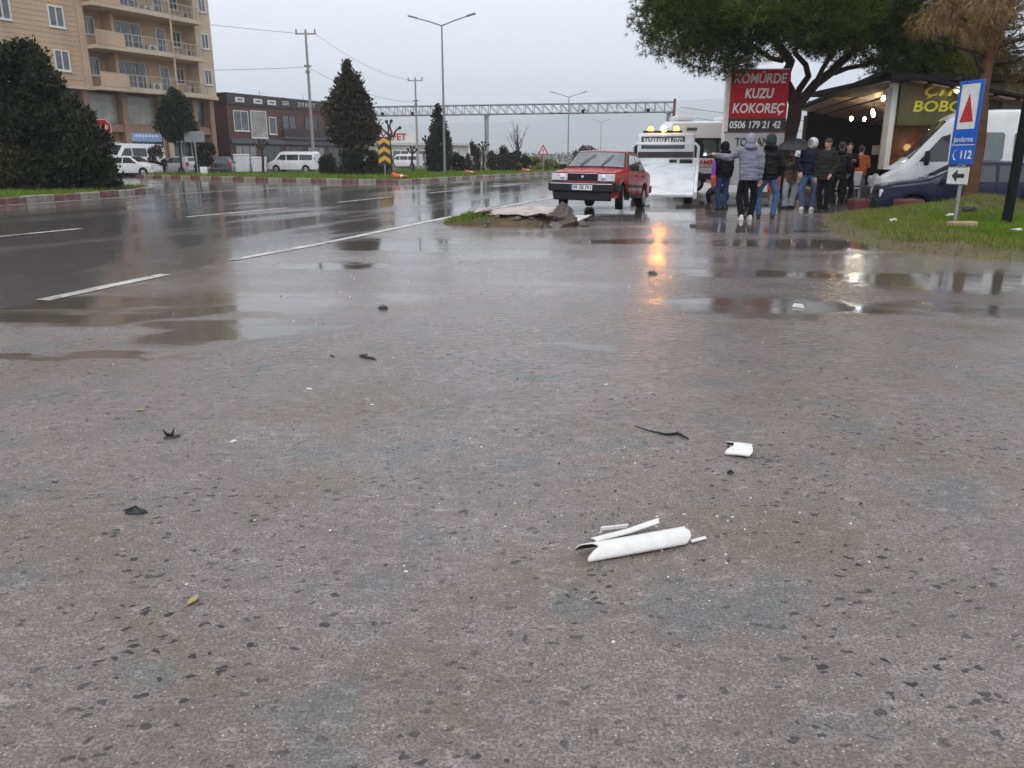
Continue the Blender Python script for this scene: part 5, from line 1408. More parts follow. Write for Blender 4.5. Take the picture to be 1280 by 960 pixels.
# withered conifer by the blue sign
def withered():
    t = thing('withered_conifer', 'half dead conifer with brown needles and reddish trunk beside the navy car', 'tree', (10.42, 18.75, 0.1))
    b = MB(); limb(b, (0, 0, -0.2), (0.0, 0, 3.3), 0.17, 0.11, 2.2, 0.05); b.build('trunk', bark_red, t, smooth=60)
    tw = [((0, 0, 3.2), (-0.12, 0.1, 6.5), 0.11, 0.05), ((0, 0, 3.2), (0.35, -0.1, 6.5), 0.10, 0.05), ((0, 0, 2.9), (-0.45, -0.2, 3.35), 0.06, 0.02), ((0.05, 0, 3.5), (2.4, -0.2, 4.5), 0.05, 0.02),
          ((0.2, 0, 4.2), (2.2, -0.3, 5.6), 0.04, 0.015), ((0.1, 0, 3.2), (2.0, 0.2, 3.7), 0.04, 0.015), ((0, 0, 3.7), (-1.7, -0.3, 4.6), 0.05, 0.02), ((0, 0, 4.5), (-1.9, -0.2, 5.2), 0.04, 0.015), ((0, 0, 3.3), (-1.4, -0.4, 3.6), 0.03, 0.012)]
    rs = random.Random(4)
    for k in range(26):
        z = rs.uniform(3.3, 6.2); a = rs.uniform(-1.0, 1.0); sd = 1 if rs.random() < 0.7 else -1
        l = rs.uniform(0.8, 2.2); x0 = 0.12 + 0.2 * (z - 3.2) / 3
        tw.append(((x0 * (sd > 0), 0, z), (sd * l, l * 0.5 * a, z + rs.uniform(0.1, 0.9)), 0.016, 0.005))
    for i, (a, c, r0, r1) in enumerate(tw):
        b = MB(); limb(b, a, c, r0, r1, i * 2.3, 0.1, 5); b.build('branch', bark_red if r0 > 0.06 else bark, t, smooth=60)
    cl = []
    for k in range(40):
        x = rs.uniform(-1.6, -0.1); z = rs.uniform(3.95, 6.8)
        cl.append((x, rs.uniform(-0.8, 0.7), z - 0.22 * abs(x), rs.uniform(0.22, 0.45), rs.uniform(0.2, 0.4), rs.uniform(0.2, 0.42)))
    for k in range(8): cl.append((rs.uniform(-0.25, 0.2), rs.uniform(-0.3, 0.3), rs.uniform(3.0, 4.5), 0.22, 0.22, 0.3))
    needles('crown', cl, 4800, 6, 0.17, 0.0042, dead_m, t, 6, up=-0.3, droop=0.35, spread=0.7)
    cl = [(rs.uniform(0.3, 2.3), rs.uniform(-0.6, 0.6), rs.uniform(2.75, 3.6), rs.uniform(0.25, 0.5), 0.35, rs.uniform(0.18, 0.3)) for k in range(18)]
    needles('crown', cl, 3800, 6, 0.13, 0.005, olive_m, t, 7, up=-0.2, droop=0.3, spread=0.7)
    cl = [(rs.uniform(0.4, 2.2), rs.uniform(-0.6, 0.6), rs.uniform(4.6, 6.4), 0.3, 0.3, 0.25) for k in range(14)]
    needles('crown', cl, 700, 5, 0.12, 0.004, dead_m, t, 8, up=-0.2, droop=0.3, spread=0.8)
withered()

def conifer(name, label, loc, h, r, z0, m, seed, n, size, lean=0.0, group=None, layers=None, pear=0.0, stem=0.12):
    t = thing(name, label, 'tree', loc, 0, group)
    b = MB(); b.tube([(0, 0, -0.1), (0, 0, z0 + 0.5), (lean, 0, h * 0.9)], [stem, stem * 0.85, 0.03], 8); b.build('trunk', bark, t, smooth=60)
    rs = random.Random(seed); cl = []
    for k in range(layers or 60):
        s = rs.random() ** 1.3
        z = z0 + (h - z0) * s
        if pear: rad = r * (math.sin(math.pi * min(1, (s * 0.82 + 0.16))) ** 0.7) * (1 - pear * s)
        else: rad = r * (1 - s) ** 0.75 * min(1, 0.35 + s * 4.5)
        a = rs.uniform(0, 2 * math.pi); q = rs.uniform(0.35, 0.85)
        cs = 0.18 + 0.34 * rad
        cl.append((rad * q * math.cos(a) + lean * s, rad * q * math.sin(a), z, cs, cs, cs * 1.15))
    cl.append((lean, 0, h - 0.2, 0.12 * r / 2, 0.12 * r / 2, 0.35))
    leaves('crown', cl, n, size, m, t, seed, 0.5, 0.5)
    return t
conifer('conifer', 'tall cone shaped dark conifer at the tip of the far island', (-11.15, 58, 0.15), 7.5, 2.25, 2.3, cyp2_m, 21, 15000, 0.26, layers=110)
conifer('slim_conifer', 'slim dark green conifer in front of the tall lamp', (-6.05, 68.5, 0.15), 5.3, 1.35, 0.1, cyp_m, 22, 9000, 0.24, layers=70)
conifer('round_tree', 'small clipped pear shaped tree on the grass before the silver car', (-24.4, 61.2, 0.15), 5.9, 1.5, 2.7, round_m, 23, 9000, 0.22, pear=0.35, stem=0.09, layers=60)

def shrub(name, label, loc, lumps, m, n, size, seed, group=None, cat='shrub'):
    t = thing(name, label, cat, loc, 0, group)
    b = MB(); rs = random.Random(seed)
    for k in range(5):
        l = lumps[k % len(lumps)]; limb(b, (rs.uniform(-0.1, 0.1) + l[0] * 0.5, 0, -0.05), (l[0], l[1], l[2]), 0.05, 0.015, seed + k, 0.15, 4)
    b.build('stem', bark, t)
    cl = []
    for l in lumps:
        for k in range(26):
            d = Vector((rs.gauss(0, 1), rs.gauss(0, 1), rs.gauss(0, 1))).normalized()
            s = rs.uniform(0.2, 0.34)
            cl.append((l[0] + d.x * l[3] * 0.8, l[1] + d.y * l[4] * 0.8, max(0.15, l[2] + d.z * l[5] * 0.82), l[3] * s, l[4] * s, l[5] * s * 1.2))
    leaves('foliage', cl, n, size, m, t, seed, 0.5, 0.6)
    return t
shrub('dark_bush', 'huge dark evergreen bush on the near kerbed island', (-18.1, 30.6, 0.15), [(-0.9, 0, 3.0, 2.6, 2.2, 2.75), (-2.9, 0, 2.0, 2.0, 1.8, 2.0), (0.6, -0.2, 1.7, 2.1, 1.9, 1.9), (2.0, -0.2, 1.4, 1.6, 1.4, 1.55), (2.7, 0, 0.7, 0.9, 1.0, 0.85), (0.0, -0.6, 0.6, 2.6, 1.2, 0.7), (0.6, 0, 3.9, 1.25, 1.2, 1.25), (-1.9, 0, 4.4, 1.3, 1.3, 1.0), (1.9, 0, 2.2, 1.0, 1.0, 1.1)], cyp_m, 80000, 0.16, 31, cat='bush')
shrub('low_hedge', 'low dark bush at the foot of the tall cone conifer', (-10.7, 56.6, 0.15), [(-0.9, 0, 0.75, 1.5, 1.0, 0.95), (0.5, 0, 0.8, 1.2, 1.0, 1.1), (1.7, 0, 0.85, 0.9, 0.9, 1.1), (-1.9, 0, 0.8, 0.6, 0.6, 0.8)], cyp_m, 9000, 0.2, 32, cat='bush')
shrub('red_shrub', 'narrow reddish brown shrub right of the slim conifer', (-3.4, 73, 0.15), [(0, 0, 1.2, 0.65, 0.6, 1.3)], shrub_red, 2600, 0.22, 33)
shrub('green_shrub', 'small green shrub touching the foot of the slim conifer', (-4.5, 71, 0.15), [(0, 0, 0.7, 0.75, 0.6, 0.8)], cyp_m, 2000, 0.22, 34)
shrub('round_bush', 'round brownish green bush beside the gantry pillar', (-1.05, 75, 0.15), [(0, 0, 0.9, 1.25, 1.1, 1.2)], cyp2_m, 4000, 0.22, 35, 'round bushes by the gantry', 'bush')
shrub('round_bush', 'round dark bush in front of the bare tree', (0.55, 77, 0.15), [(0, 0, 0.75, 1.15, 1.0, 1.0)], cyp_m, 3600, 0.22, 36, 'round bushes by the gantry', 'bush')
shrub('brown_shrub', 'brown leafed shrub near the white hatchback', (-28.0, 65.5, 0.0), [(0, 0, 1.2, 0.7, 0.6, 1.2)], shrub_red, 1500, 0.2, 37)
shrub('leafy_shrub', 'green leafy shrub between the silver and charcoal cars', (-24.6, 66.5, 0.0), [(0, 0, 1.7, 1.0, 0.8, 0.9), (-0.4, 0, 0.7, 0.5, 0.5, 0.7)], round_m, 2200, 0.22, 38)
shrub('weed_clump', 'rough grass clump beyond the gantry beside the warning sign', (2.0, 82, 0.1), [(0, 0, 0.6, 1.3, 0.8, 0.8), (1.6, 0, 0.5, 1.0, 0.8, 0.6)], grass_dry, 2600, 0.3, 39)

# pollarded stubs and a bare tree
def pollard(label, loc, h, seed):
    t = thing('pollarded_tree', label, 'tree', loc, 0, 'pollarded street trees')
    rs = random.Random(seed)
    b = MB(); limb(b, (0, 0, -0.1), (rs.uniform(-0.1, 0.1), 0, h * 0.72), 0.11, 0.09, seed, 0.06); b.build('trunk', bark, t, smooth=60)
    for k in range(4):
        a = -0.9 + k * 0.6 + rs.uniform(-0.15, 0.15)
        b = MB(); p = limb(b, (0, 0, h * 0.7), (math.sin(a) * h * 0.22, rs.uniform(-0.2, 0.2), h * (0.72 + 0.26 * math.cos(a))), 0.07, 0.05, seed + k, 0.2, 4); b.ball(p[-1], 0.11); b.build('branch', bark, t, smooth=60)
pollard('pollarded tree stub behind the chevron sign', (-8.0, 55, 0.15), 3.6, 3)
pollard('pollarded stub left of the farther utility pole', (-8.4, 70, 0.1), 2.2, 5)
pollard('pollarded stub touching the slim conifer', (-8.0, 80, 0.1), 3.4, 6)
pollard('pollarded stub left of the gantry pillar', (-2.55, 75, 0.1), 2.7, 8)
pollard('dark pollarded stub before the brown shop row', (-18.6, 62, 0.1), 2.6, 9)
def bare_tree(label, loc, h, seed):
    t = thing('bare_tree', label, 'tree', loc)
    rs = random.Random(seed)
    b = MB(); limb(b, (0, 0, 0), (0.1, 0, h * 0.45), 0.11, 0.07, seed); b.build('trunk', bark, t)
    for k in range(16):
        a = rs.uniform(-0.55, 0.55); z = h * rs.uniform(0.2, 0.5); l = h * rs.uniform(0.35, 0.6)
        b = MB(); p = limb(b, (0, 0, z), (l * math.sin(a), rs.uniform(-0.6, 0.6), z + l * math.cos(a)), 0.05, 0.012, seed + k, 0.1, 5)
        for q in range(3):
            s = p[2 + q]; b.tube([s, s + Vector((rs.uniform(-0.5, 0.5), 0, rs.uniform(0.4, 0.9)))], [0.018, 0.006], 4)
        b.build('branch', bark, t)
bare_tree('bare leafless tree beyond the gantry among the bushes', (0.75, 104, 0.0), 5.6, 12)
shrub('far_bush', 'small far bush between the red car and the tow truck', (13.5, 150, 0.0), [(0, 0, 1.6, 2.6, 2.0, 2.0)], cyp2_m, 2500, 0.4, 40, cat='bush')
# a far tree line across the plain, one mass
rs = random.Random(90); cl = []
for k in range(260):
    x = rs.uniform(-260, 420); y = 430 + rs.uniform(-30, 60) + 0.1 * x
    cl.append((x, y, rs.uniform(1, 3.2), rs.uniform(3, 8), 3, rs.uniform(1.5, 3.6)))
o = leaves('far_woodland', cl, 26000, 1.1, cyp2_m, None, 91); o['kind'] = 'stuff'; o['label'] = 'far dark tree line across the plain'; o['category'] = 'trees'
# ---------------------------------------------------------------- people (local: facing -y, z up, origin between the feet)
def solid(b, voxel, mats, smooth_it=3, fold=0.0, fscale=9.0, seed=0.0, stretch=1.0):
    """fuse the shapes of one figure part into a single continuous surface"""
    me = b.mesh('tmp', mats, fix=False)
    o = bpy.data.objects.new('tmp', me); COL.objects.link(o)
    r = o.modifiers.new('r', 'REMESH'); r.mode = 'VOXEL'; r.voxel_size = voxel
    if smooth_it:
        s = o.modifiers.new('s', 'SMOOTH'); s.iterations = smooth_it; s.factor = 0.5
    dg = bpy.context.evaluated_depsgraph_get()
    out = bpy.data.meshes.new_from_object(o.evaluated_get(dg))
    bpy.data.objects.remove(o); bpy.data.meshes.remove(me)
    if fold:
        n = len(out.vertices); co = np.empty(n * 3, np.float32); nr = np.empty(n * 3, np.float32)
        out.vertices.foreach_get('co', co); out.vertices.foreach_get('normal', nr)
        co = co.reshape(-1, 3); nr = nr.reshape(-1, 3)
        d = np.array([noise.noise(Vector((x * fscale * 0.55 + seed, y * fscale * 0.55, z * fscale * stretch))) for x, y, z in co.tolist()], np.float32)
        co += nr * (d * fold)[:, None]
        out.vertices.foreach_set('co', co.ravel())
    out.polygons.foreach_set('use_smooth', [True] * len(out.polygons))
    out.materials.clear(); out.materials.append(mats)
    out.update()
    return out
SKIN = mat('skin', (0.42, 0.25, 0.18), 0.5, var=0.1, scale=12)
def cloth(name, c, r=0.75, bump=0.25): return mat(name, c, r, var=0.2, scale=7, bump=bump, bscale=60, spec=0.12)
V3 = Vector
def person(label, loc, rz, h, top, legs, shoe, hair, arms, hood=None, hem=0.44, look=0.0, tilt=0.0, stance=0.11, step=0.0, wide=1.0, wide_legs=1.0, fat=1.0, scarf=None):
    """arms: two lists shoulder>elbow>wrist offsets for left(-x) and right(+x), in units of the height"""
    t = thing('person', label, 'person', loc, rz, 'people gathered by the billboard')
    H = h
    def S(x, y, z): return V3((x * H, y * H, z * H))
    hipz, shz, neckz, headz = 0.51, 0.815, 0.86, 0.935
    sw = 0.105 * wide
    legpts = []
    for sd in (-1, 1):
        f = step * sd
        legpts.append([S(sd * 0.05, 0, hipz), S(sd * (0.05 + stance) / 1.6, -0.02 - 0.5 * abs(f), 0.28), S(sd * stance * 0.62, f + 0.01, 0.05)])
    # --- body: head, neck, trunk, limbs and hands in one surface
    b = MB()
    hr = Matrix.Translation(S(0, -0.012, headz)) @ Matrix.Rotation(look, 4, 'Z') @ Matrix.Rotation(tilt, 4, 'X')
    b.M = hr
    b.ball((0, 0.004 * H, 0.008 * H), (0.043 * H, 0.053 * H, 0.056 * H), 16, 12); b.ball((0, -0.016 * H, -0.03 * H), (0.034 * H, 0.035 * H, 0.04 * H), 14, 10)
    b.tube([(0, -0.05 * H, 0.006 * H), (0, -0.062 * H, -0.016 * H)], [0.007 * H, 0.011 * H], 8)           # nose
    for sd in (-1, 1): b.ball((sd * 0.044 * H, 0.006 * H, -0.002 * H), (0.008 * H, 0.014 * H, 0.02 * H), 8, 6)   # ears
    b.ball((0, -0.046 * H, -0.036 * H), (0.017 * H, 0.008 * H, 0.007 * H), 8, 6)
    b.M = Matrix.Identity(4)
    b.tube([S(0, 0, 0.80), S(0, 0, neckz), S(0, -0.008, headz - 0.02)], [0.05 * H, 0.034 * H, 0.033 * H], 12)
    b.tube([S(0, 0, 0.47), S(0, 0, 0.55), S(0, 0, 0.63), S(0, -0.005, 0.74), S(0, 0, 0.81)], [(0.07 * H, 0.05 * H), (0.072 * H, 0.05 * H), (0.07 * H, 0.058 * H), (0.095 * H, 0.064 * H), (0.07 * H, 0.045 * H)], 14)
    A = []
    for sd, ar in zip((-1, 1), arms):
        s0 = S(sd * sw, 0, shz - 0.02); e = s0 + S(*ar[0]); w = e + S(*ar[1]); A.append((s0, e, w))
        b.tube([S(sd * 0.04, 0, shz - 0.03), s0, e, w], [0.03 * H, 0.028 * H, 0.024 * H, 0.016 * H], 10)
        d = (w - e).normalized(); u = d.cross(V3((0, 0, 1)));
        if u.length < 0.2: u = d.cross(V3((0, 1, 0)))
        u.normalize(); n = u.cross(d)
        p = w + d * 0.028 * H
        b.tube([w, w + d * 0.02 * H, w + d * 0.055 * H], [(0.016 * H, 0.013 * H), (0.024 * H, 0.013 * H), (0.022 * H, 0.011 * H)], 10)
        for k, (off, ln) in enumerate(((-0.018, 0.034), (-0.006, 0.042), (0.006, 0.039), (0.018, 0.030))):
            q = w + d * 0.052 * H + u * off * H
            q2 = q + d * ln * 0.55 * H - n * 0.006 * H; q3 = q2 + d * ln * 0.35 * H - n * 0.016 * H
            b.tube([q - d * 0.01 * H, q, q2, q3], [0.0058 * H] * 3 + [0.0048 * H], 7)
        q = w + d * 0.018 * H - u * 0.02 * H * (1 if sd > 0 else -1)
        b.tube([q, q + d * 0.022 * H - u * 0.014 * H * (1 if sd > 0 else -1), q + d * 0.042 * H - u * 0.016 * H * (1 if sd > 0 else -1)], [0.008 * H, 0.007 * H, 0.0055 * H], 7)
    for lp in legpts:
        b.tube([lp[0] + S(0, 0, 0.02), lp[0], lp[1], lp[2]], [0.042 * H, 0.042 * H, 0.028 * H, 0.02 * H], 12)
        b.tube([lp[2], lp[2] + S(0, -0.02, -0.03), lp[2] + S(0, -0.08, -0.04)], [0.02 * H, 0.022 * H, 0.014 * H], 10)
    body = link('body', solid(b, 0.0095, SKIN, 1), t)
    for sd in (-1, 1):
        e = MB(); e.M = hr; e.ball((sd * 0.018 * H, -0.0475 * H, 0.006 * H), (0.008 * H, 0.006 * H, 0.005 * H), 8, 6); e.build('eye', letter_black, body, smooth=60)
    # --- trousers
    b = MB()
    g = wide_legs
    b.tube([S(0, 0, 0.57), S(0, 0, 0.53), S(0, 0.004, 0.485)], [(0.092 * H * fat, 0.068 * H), (0.098 * H * fat, 0.072 * H), (0.095 * H * fat, 0.07 * H)], 16)
    for lp in legpts:
        k2 = lp[2] + S(0, 0, -0.012)
        b.tube([lp[0] + S(0, 0, 0.0), lp[0] + S(0, 0, -0.05), lp[0].lerp(lp[1], 0.6), lp[1], lp[1].lerp(k2, 0.5), k2], [0.058 * H, 0.057 * H, 0.047 * H * g, 0.042 * H * g, 0.038 * H * g, 0.036 * H * g * g], 14)
    link('trousers', solid(b, 0.014, legs, 2, 0.012, 9, seed=len(label), stretch=1.3), t)
    # --- shoes
    for lp in legpts:
        b = MB(); f = lp[2].copy(); f.z = 0
        b.ball(f + V3((0, -0.035 * H, 0.022 * H)), (0.028 * H, 0.078 * H, 0.024 * H), 14, 8); b.ball(f + V3((0, 0.012 * H, 0.035 * H)), (0.026 * H, 0.034 * H, 0.036 * H), 12, 8)
        b.box(f + V3((0, -0.03 * H, 0.008 * H)), (0.052 * H, 0.145 * H, 0.016 * H))
        link('shoe', solid(b, 0.011, shoe, 1), t)
    # --- jacket
    b = MB(); f = fat
    b.tube([S(0, 0.002, hem), S(0, 0.002, hem + 0.03), S(0, 0, 0.58), S(0, -0.004, 0.68), S(0, -0.004, 0.76), S(0, 0, 0.81), S(0, 0.002, 0.845)],
           [(0.105 * H * f, 0.083 * H * f), (0.108 * H * f, 0.085 * H * f), (0.108 * H * f, 0.084 * H * f), (0.116 * H * f, 0.085 * H * f), (0.122 * H * f * wide, 0.08 * H * f), (0.105 * H * wide, 0.066 * H), (0.055 * H, 0.05 * H)], 18)
    for (s0, e, w) in A:
        b.tube([s0.lerp(S(0, 0, 0.8), 0.4), s0, s0.lerp(e, 0.5), e, e.lerp(w, 0.5), w + (w - e).normalized() * 0.004 * H], [0.045 * H, 0.05 * H, 0.045 * H * f, 0.042 * H * f, 0.038 * H, 0.031 * H], 14)
    if hood == 'down' or hood == 'up':
        b.tube([S(-0.06, -0.01, 0.845), S(-0.05, 0.05, 0.85), S(0, 0.072, 0.845), S(0.05, 0.05, 0.85), S(0.06, -0.01, 0.845)], [0.02 * H, 0.03 * H, 0.038 * H, 0.03 * H, 0.02 * H], 10)
    jk = link('jacket', solid(b, 0.014, top, 2, 0.017, 10, seed=len(label) * 1.7, stretch=1.9), t)
    return t, jk, hr, H
def add_hood(t, hr, H, m):
    b = MB(); n, mm = 18, 12; vs = []; fs = []
    # open cowl round the face
    for i in range(mm + 1):
        ph = R(38) + (math.pi - R(38)) * i / mm     # from the face rim backwards
        for k in range(n):
            a = 2 * math.pi * k / n
            for_r = math.sin(ph)
            vs.append(hr @ V3((0.057 * H * for_r * math.cos(a), -0.072 * H * math.cos(ph) + 0.006 * H, 0.068 * H * for_r * math.sin(a) - 0.002 * H - (0.012 * H if math.sin(a) < -0.3 else 0))))
    for i in range(mm):
        for k in range(n): fs.append((i * n + k, i * n + (k + 1) % n, (i + 1) * n + (k + 1) % n, (i + 1) * n + k))
    b.add(vs, fs)
    o = b.build('hood', m, t, smooth=70); s = o.modifiers.new('th', 'SOLIDIFY'); s.thickness = 0.012; s.offset = 1
    return o
def add_hair(t, hr, H, m, beanie=False):
    b = MB(); b.M = hr
    b.ball((0, 0.012 * H, 0.024 * H), (0.049 * H, 0.056 * H, 0.052 * H), 16, 10)
    if not beanie: b.ball((0, 0.03 * H, -0.005 * H), (0.043 * H, 0.034 * H, 0.045 * H), 12, 8)
    else: b.lathe([(0.05 * H, 0.012 * H), (0.053 * H, 0.02 * H), (0.052 * H, 0.034 * H), (0.045 * H, 0.036 * H)], 18, 'Z', (0, 0.002 * H, 0))
    return b.build('beanie' if beanie else 'hair', m, t, smooth=70)
hang = lambda sd: [(sd * 0.025, 0.01, -0.17), (sd * 0.0, -0.035, -0.145)]
pocket = lambda sd: [(sd * 0.045, 0.025, -0.165), (-sd * 0.03, -0.075, -0.105)]
chest = lambda sd: [(sd * 0.035, 0.0, -0.16), (-sd * 0.045, -0.10, 0.07)]
point = lambda sd: [(sd * 0.14, -0.05, -0.03), (sd * 0.15, -0.05, 0.015)]
black_hair = mat('black_hair', (0.012, 0.01, 0.009), 0.5, var=0.3)
denim = cloth('blue_denim', (0.06, 0.115, 0.22)); denim_dark = cloth('dark_denim', (0.025, 0.05, 0.13)); blackc = cloth('black_cloth', (0.006, 0.006, 0.007)); navy = cloth('navy_jacket_cloth', (0.006, 0.008, 0.02), 0.5)
greyj = cloth('grey_puffer_cloth', (0.2, 0.2, 0.255), 0.55); greenj = cloth('dark_green_parka_cloth', (0.018, 0.021, 0.016), 0.7); wshoe = mat('white_shoe', (0.62, 0.61, 0.6), 0.5); bshoe = mat('black_shoe', (0.015, 0.014, 0.014), 0.5)
beige = cloth('beige_coat_cloth', (0.42, 0.37, 0.30)); brownc = cloth('brown_patterned_coat', (0.085, 0.06, 0.045)); palet = cloth('pale_grey_trousers_cloth', (0.3, 0.31, 0.34)); blackj = cloth('black_jacket_cloth', (0.007, 0.007, 0.008), 0.45)
orangec = cloth('orange_jacket_cloth', (0.30, 0.075, 0.03)); greyt = cloth('slate_trousers_cloth', (0.11, 0.115, 0.15)); whood = cloth('white_hood_cloth', (0.55, 0.56, 0.6)); ghood = cloth('dark_teal_hood_cloth', (0.03, 0.045, 0.04))
pinkh = cloth('pale_pink_hood_cloth', (0.45, 0.33, 0.30)); dgrey_hood = cloth('grey_hood_cloth', (0.26, 0.26, 0.32))

# grey puffer, pointing to the left, seen from behind
t, j, hr, H = person('person in a grey hooded puffer jacket and black trousers pointing with an outstretched arm', (5.08, 17.75, 0), R(172), 1.80, greyj, blackc, wshoe, None, [hang(-1), [(0.115, -0.05, -0.075), (0.155, -0.07, 0.035)]], hood='down', hem=0.465, look=R(-10), stance=0.09, step=0.035, fat=1.06, wide=1.05)
add_hood(t, hr, H, dgrey_hood)
# dark jacket and jeans beside him
t, j, hr, H = person('person in a black jacket, dark hood and blue jeans standing beside the pointing man', (5.62, 18.1, 0), R(165), 1.80, blackj, denim, bshoe, None, [pocket(-1), hang(1)], hood='down', hem=0.47, stance=0.13, look=R(-20))
add_hood(t, hr, H, ghood)
b = MB(); b.box((0.09 * H, 0.085 * H, 0.76 * H), (0.10, 0.012, 0.07), rx=R(12), rz=R(-20)); b.build('shoulder_patch', palet, t, bevel=0.005)
t, j, hr, H = person('person in a black hood and dark blue jeans holding a folded umbrella', (5.42, 21.2, 0), R(200), 1.70, blackc, denim_dark, bshoe, None, [hang(-1), pocket(1)], hood='down', hem=0.48, stance=0.07)
add_hood(t, hr, H, blackc)
t, j, hr, H = person('person in a beige coat with a pale pink hood behind the pointing man', (5.98, 20.6, 0), R(190), 1.68, beige, blackc, bshoe, None, [hang(-1), hang(1)], hood='down', hem=0.42, stance=0.07)
add_hood(t, hr, H, pinkh)
t, j, hr, H = person('person under the black umbrella in a brown coat and wide pale trousers', (7.42, 22.0, 0), R(10), 1.60, brownc, palet, bshoe, None, [chest(-1), chest(1)], hem=0.41, stance=0.08, wide_legs=1.25, tilt=R(10))
add_hair(t, hr, H, black_hair)
t, j, hr, H = person('person in a navy jacket with white hood, light jeans and white shoes', (7.68, 21.3, 0), R(-30), 1.80, navy, denim, wshoe, None, [pocket(-1), pocket(1)], hood='down', hem=0.49, stance=0.11, look=R(-25))
add_hair(t, hr, H, black_hair); add_hood(t, hr, H, whood)
t, j, hr, H = person('person in a dark green parka and black trousers gazing towards the crash', (7.72, 20.35, 0), R(-55), 1.76, greenj, blackc, bshoe, None, [hang(-1), pocket(1)], hood='down', hem=0.43, stance=0.06, look=R(10), fat=1.1)
add_hair(t, hr, H, black_hair, True)
t, j, hr, H = person('person dressed all in black standing just under the canopy', (8.95, 22.6, 0), R(150), 1.72, blackj, blackc, bshoe, None, [pocket(-1), hang(1)], hood='down', hem=0.44, stance=0.09)
add_hair(t, hr, H, black_hair)
t, j, hr, H = person('second person dressed in black with hands at the chest beside the canopy', (9.4, 23.2, 0), R(-20), 1.70, blackc, blackc, bshoe, None, [chest(-1), chest(1)], hem=0.45, stance=0.09)
add_hair(t, hr, H, black_hair)
t, j, hr, H = person('person in an orange jacket and slate trousers standing with back turned by the post', (10.45, 24.9, 0), R(140), 1.66, orangec, greyt, bshoe, None, [chest(-1), hang(1)], hem=0.47, stance=0.07, fat=1.12)
add_hair(t, hr, H, black_hair)

# black umbrella held over the coat wearer
t = thing('umbrella', 'open black umbrella held over the person in the brown coat', 'umbrella', (7.42, 21.85, 0), 0)
vs = []; fs = []; n = 8
for i in range(6):
    r = 0.56 * i / 5
    for k in range(n):
        a = 2 * math.pi * (k + 0.5) / n
        vs.append((r * math.cos(a), r * math.sin(a), 1.80 - 0.30 * (i / 5) ** 1.9))
for i in range(5):
    for k in range(n): fs.append((i * n + k, i * n + (k + 1) % n, (i + 1) * n + (k + 1) % n, (i + 1) * n + k))
b = MB(); b.add(vs, fs); o = b.build('canopy', mat('black_umbrella_cloth', (0.012, 0.012, 0.012), 0.45), t); o.modifiers.new('th', 'SOLIDIFY').thickness = 0.004
b = MB(); b.tube([(0, 0, 1.86), (0, 0, 1.12)], 0.008, 6); b.build('shaft', steel, t)
b = MB(); b.tube([(0, 0, 1.14), (0, 0, 1.02), (0.02, 0, 0.98), (0.045, 0, 0.99)], 0.014, 8); b.build('handle', black_plastic, t, smooth=50)
for k in range(n):
    a = 2 * math.pi * (k + 0.5) / n
    b = MB(); b.tube([(0.56 * s * math.cos(a), 0.56 * s * math.sin(a), 1.79 - 0.30 * s ** 1.9) for s in (0.05, 0.4, 0.7, 1.0)], 0.005, 4); b.build('rib', steel, t)
# folded umbrella, purple to red
t = thing('folded_umbrella', 'folded purple and red umbrella hanging from the hand of the hooded person', 'umbrella', (5.12, 21.0, 0.55), 0)
b = MB(); b.lathe([(0.02, 0.0), (0.055, 0.1), (0.07, 0.3), (0.055, 0.32)], 10, 'Z'); b.build('lower_fold', mat('umbrella_red', (0.5, 0.05, 0.03), 0.4), t, smooth=50)
b = MB(); b.lathe([(0.055, 0.321), (0.05, 0.5), (0.03, 0.66), (0.012, 0.7)], 10, 'Z'); b.build('upper_fold', mat('umbrella_purple', (0.16, 0.04, 0.32), 0.4), t, smooth=50)
b = MB(); b.tube([(0, 0, -0.08), (0, 0, 0.0)], 0.01, 6); b.tube([(0, 0, 0.68), (0, 0, 0.8)], 0.014, 6); b.build('handle', black_plastic, t)
# red shopping bag
t = thing('red_bag', 'red shopping bag held low between the jeans and the brown coat', 'bag', (6.95, 21.9, 0.42), R(10))
b = MB(); b.prism([(-0.14, 0), (0.14, 0), (0.17, 0.34), (-0.17, 0.34)], lambda p: (p[0], -0.06, p[1]), lambda p: (p[0], 0.06, p[1])); b.build('bag_body', mat('bag_red', (0.42, 0.03, 0.03), 0.4, bump=0.3, bscale=20), t, bevel=0.02)
b = MB(); b.tube([(-0.1, 0, 0.33), (-0.05, 0, 0.5), (0.05, 0, 0.5), (0.1, 0, 0.33)], 0.01, 6); b.build('handle', mat('bag_red', (0, 0, 0)), t)
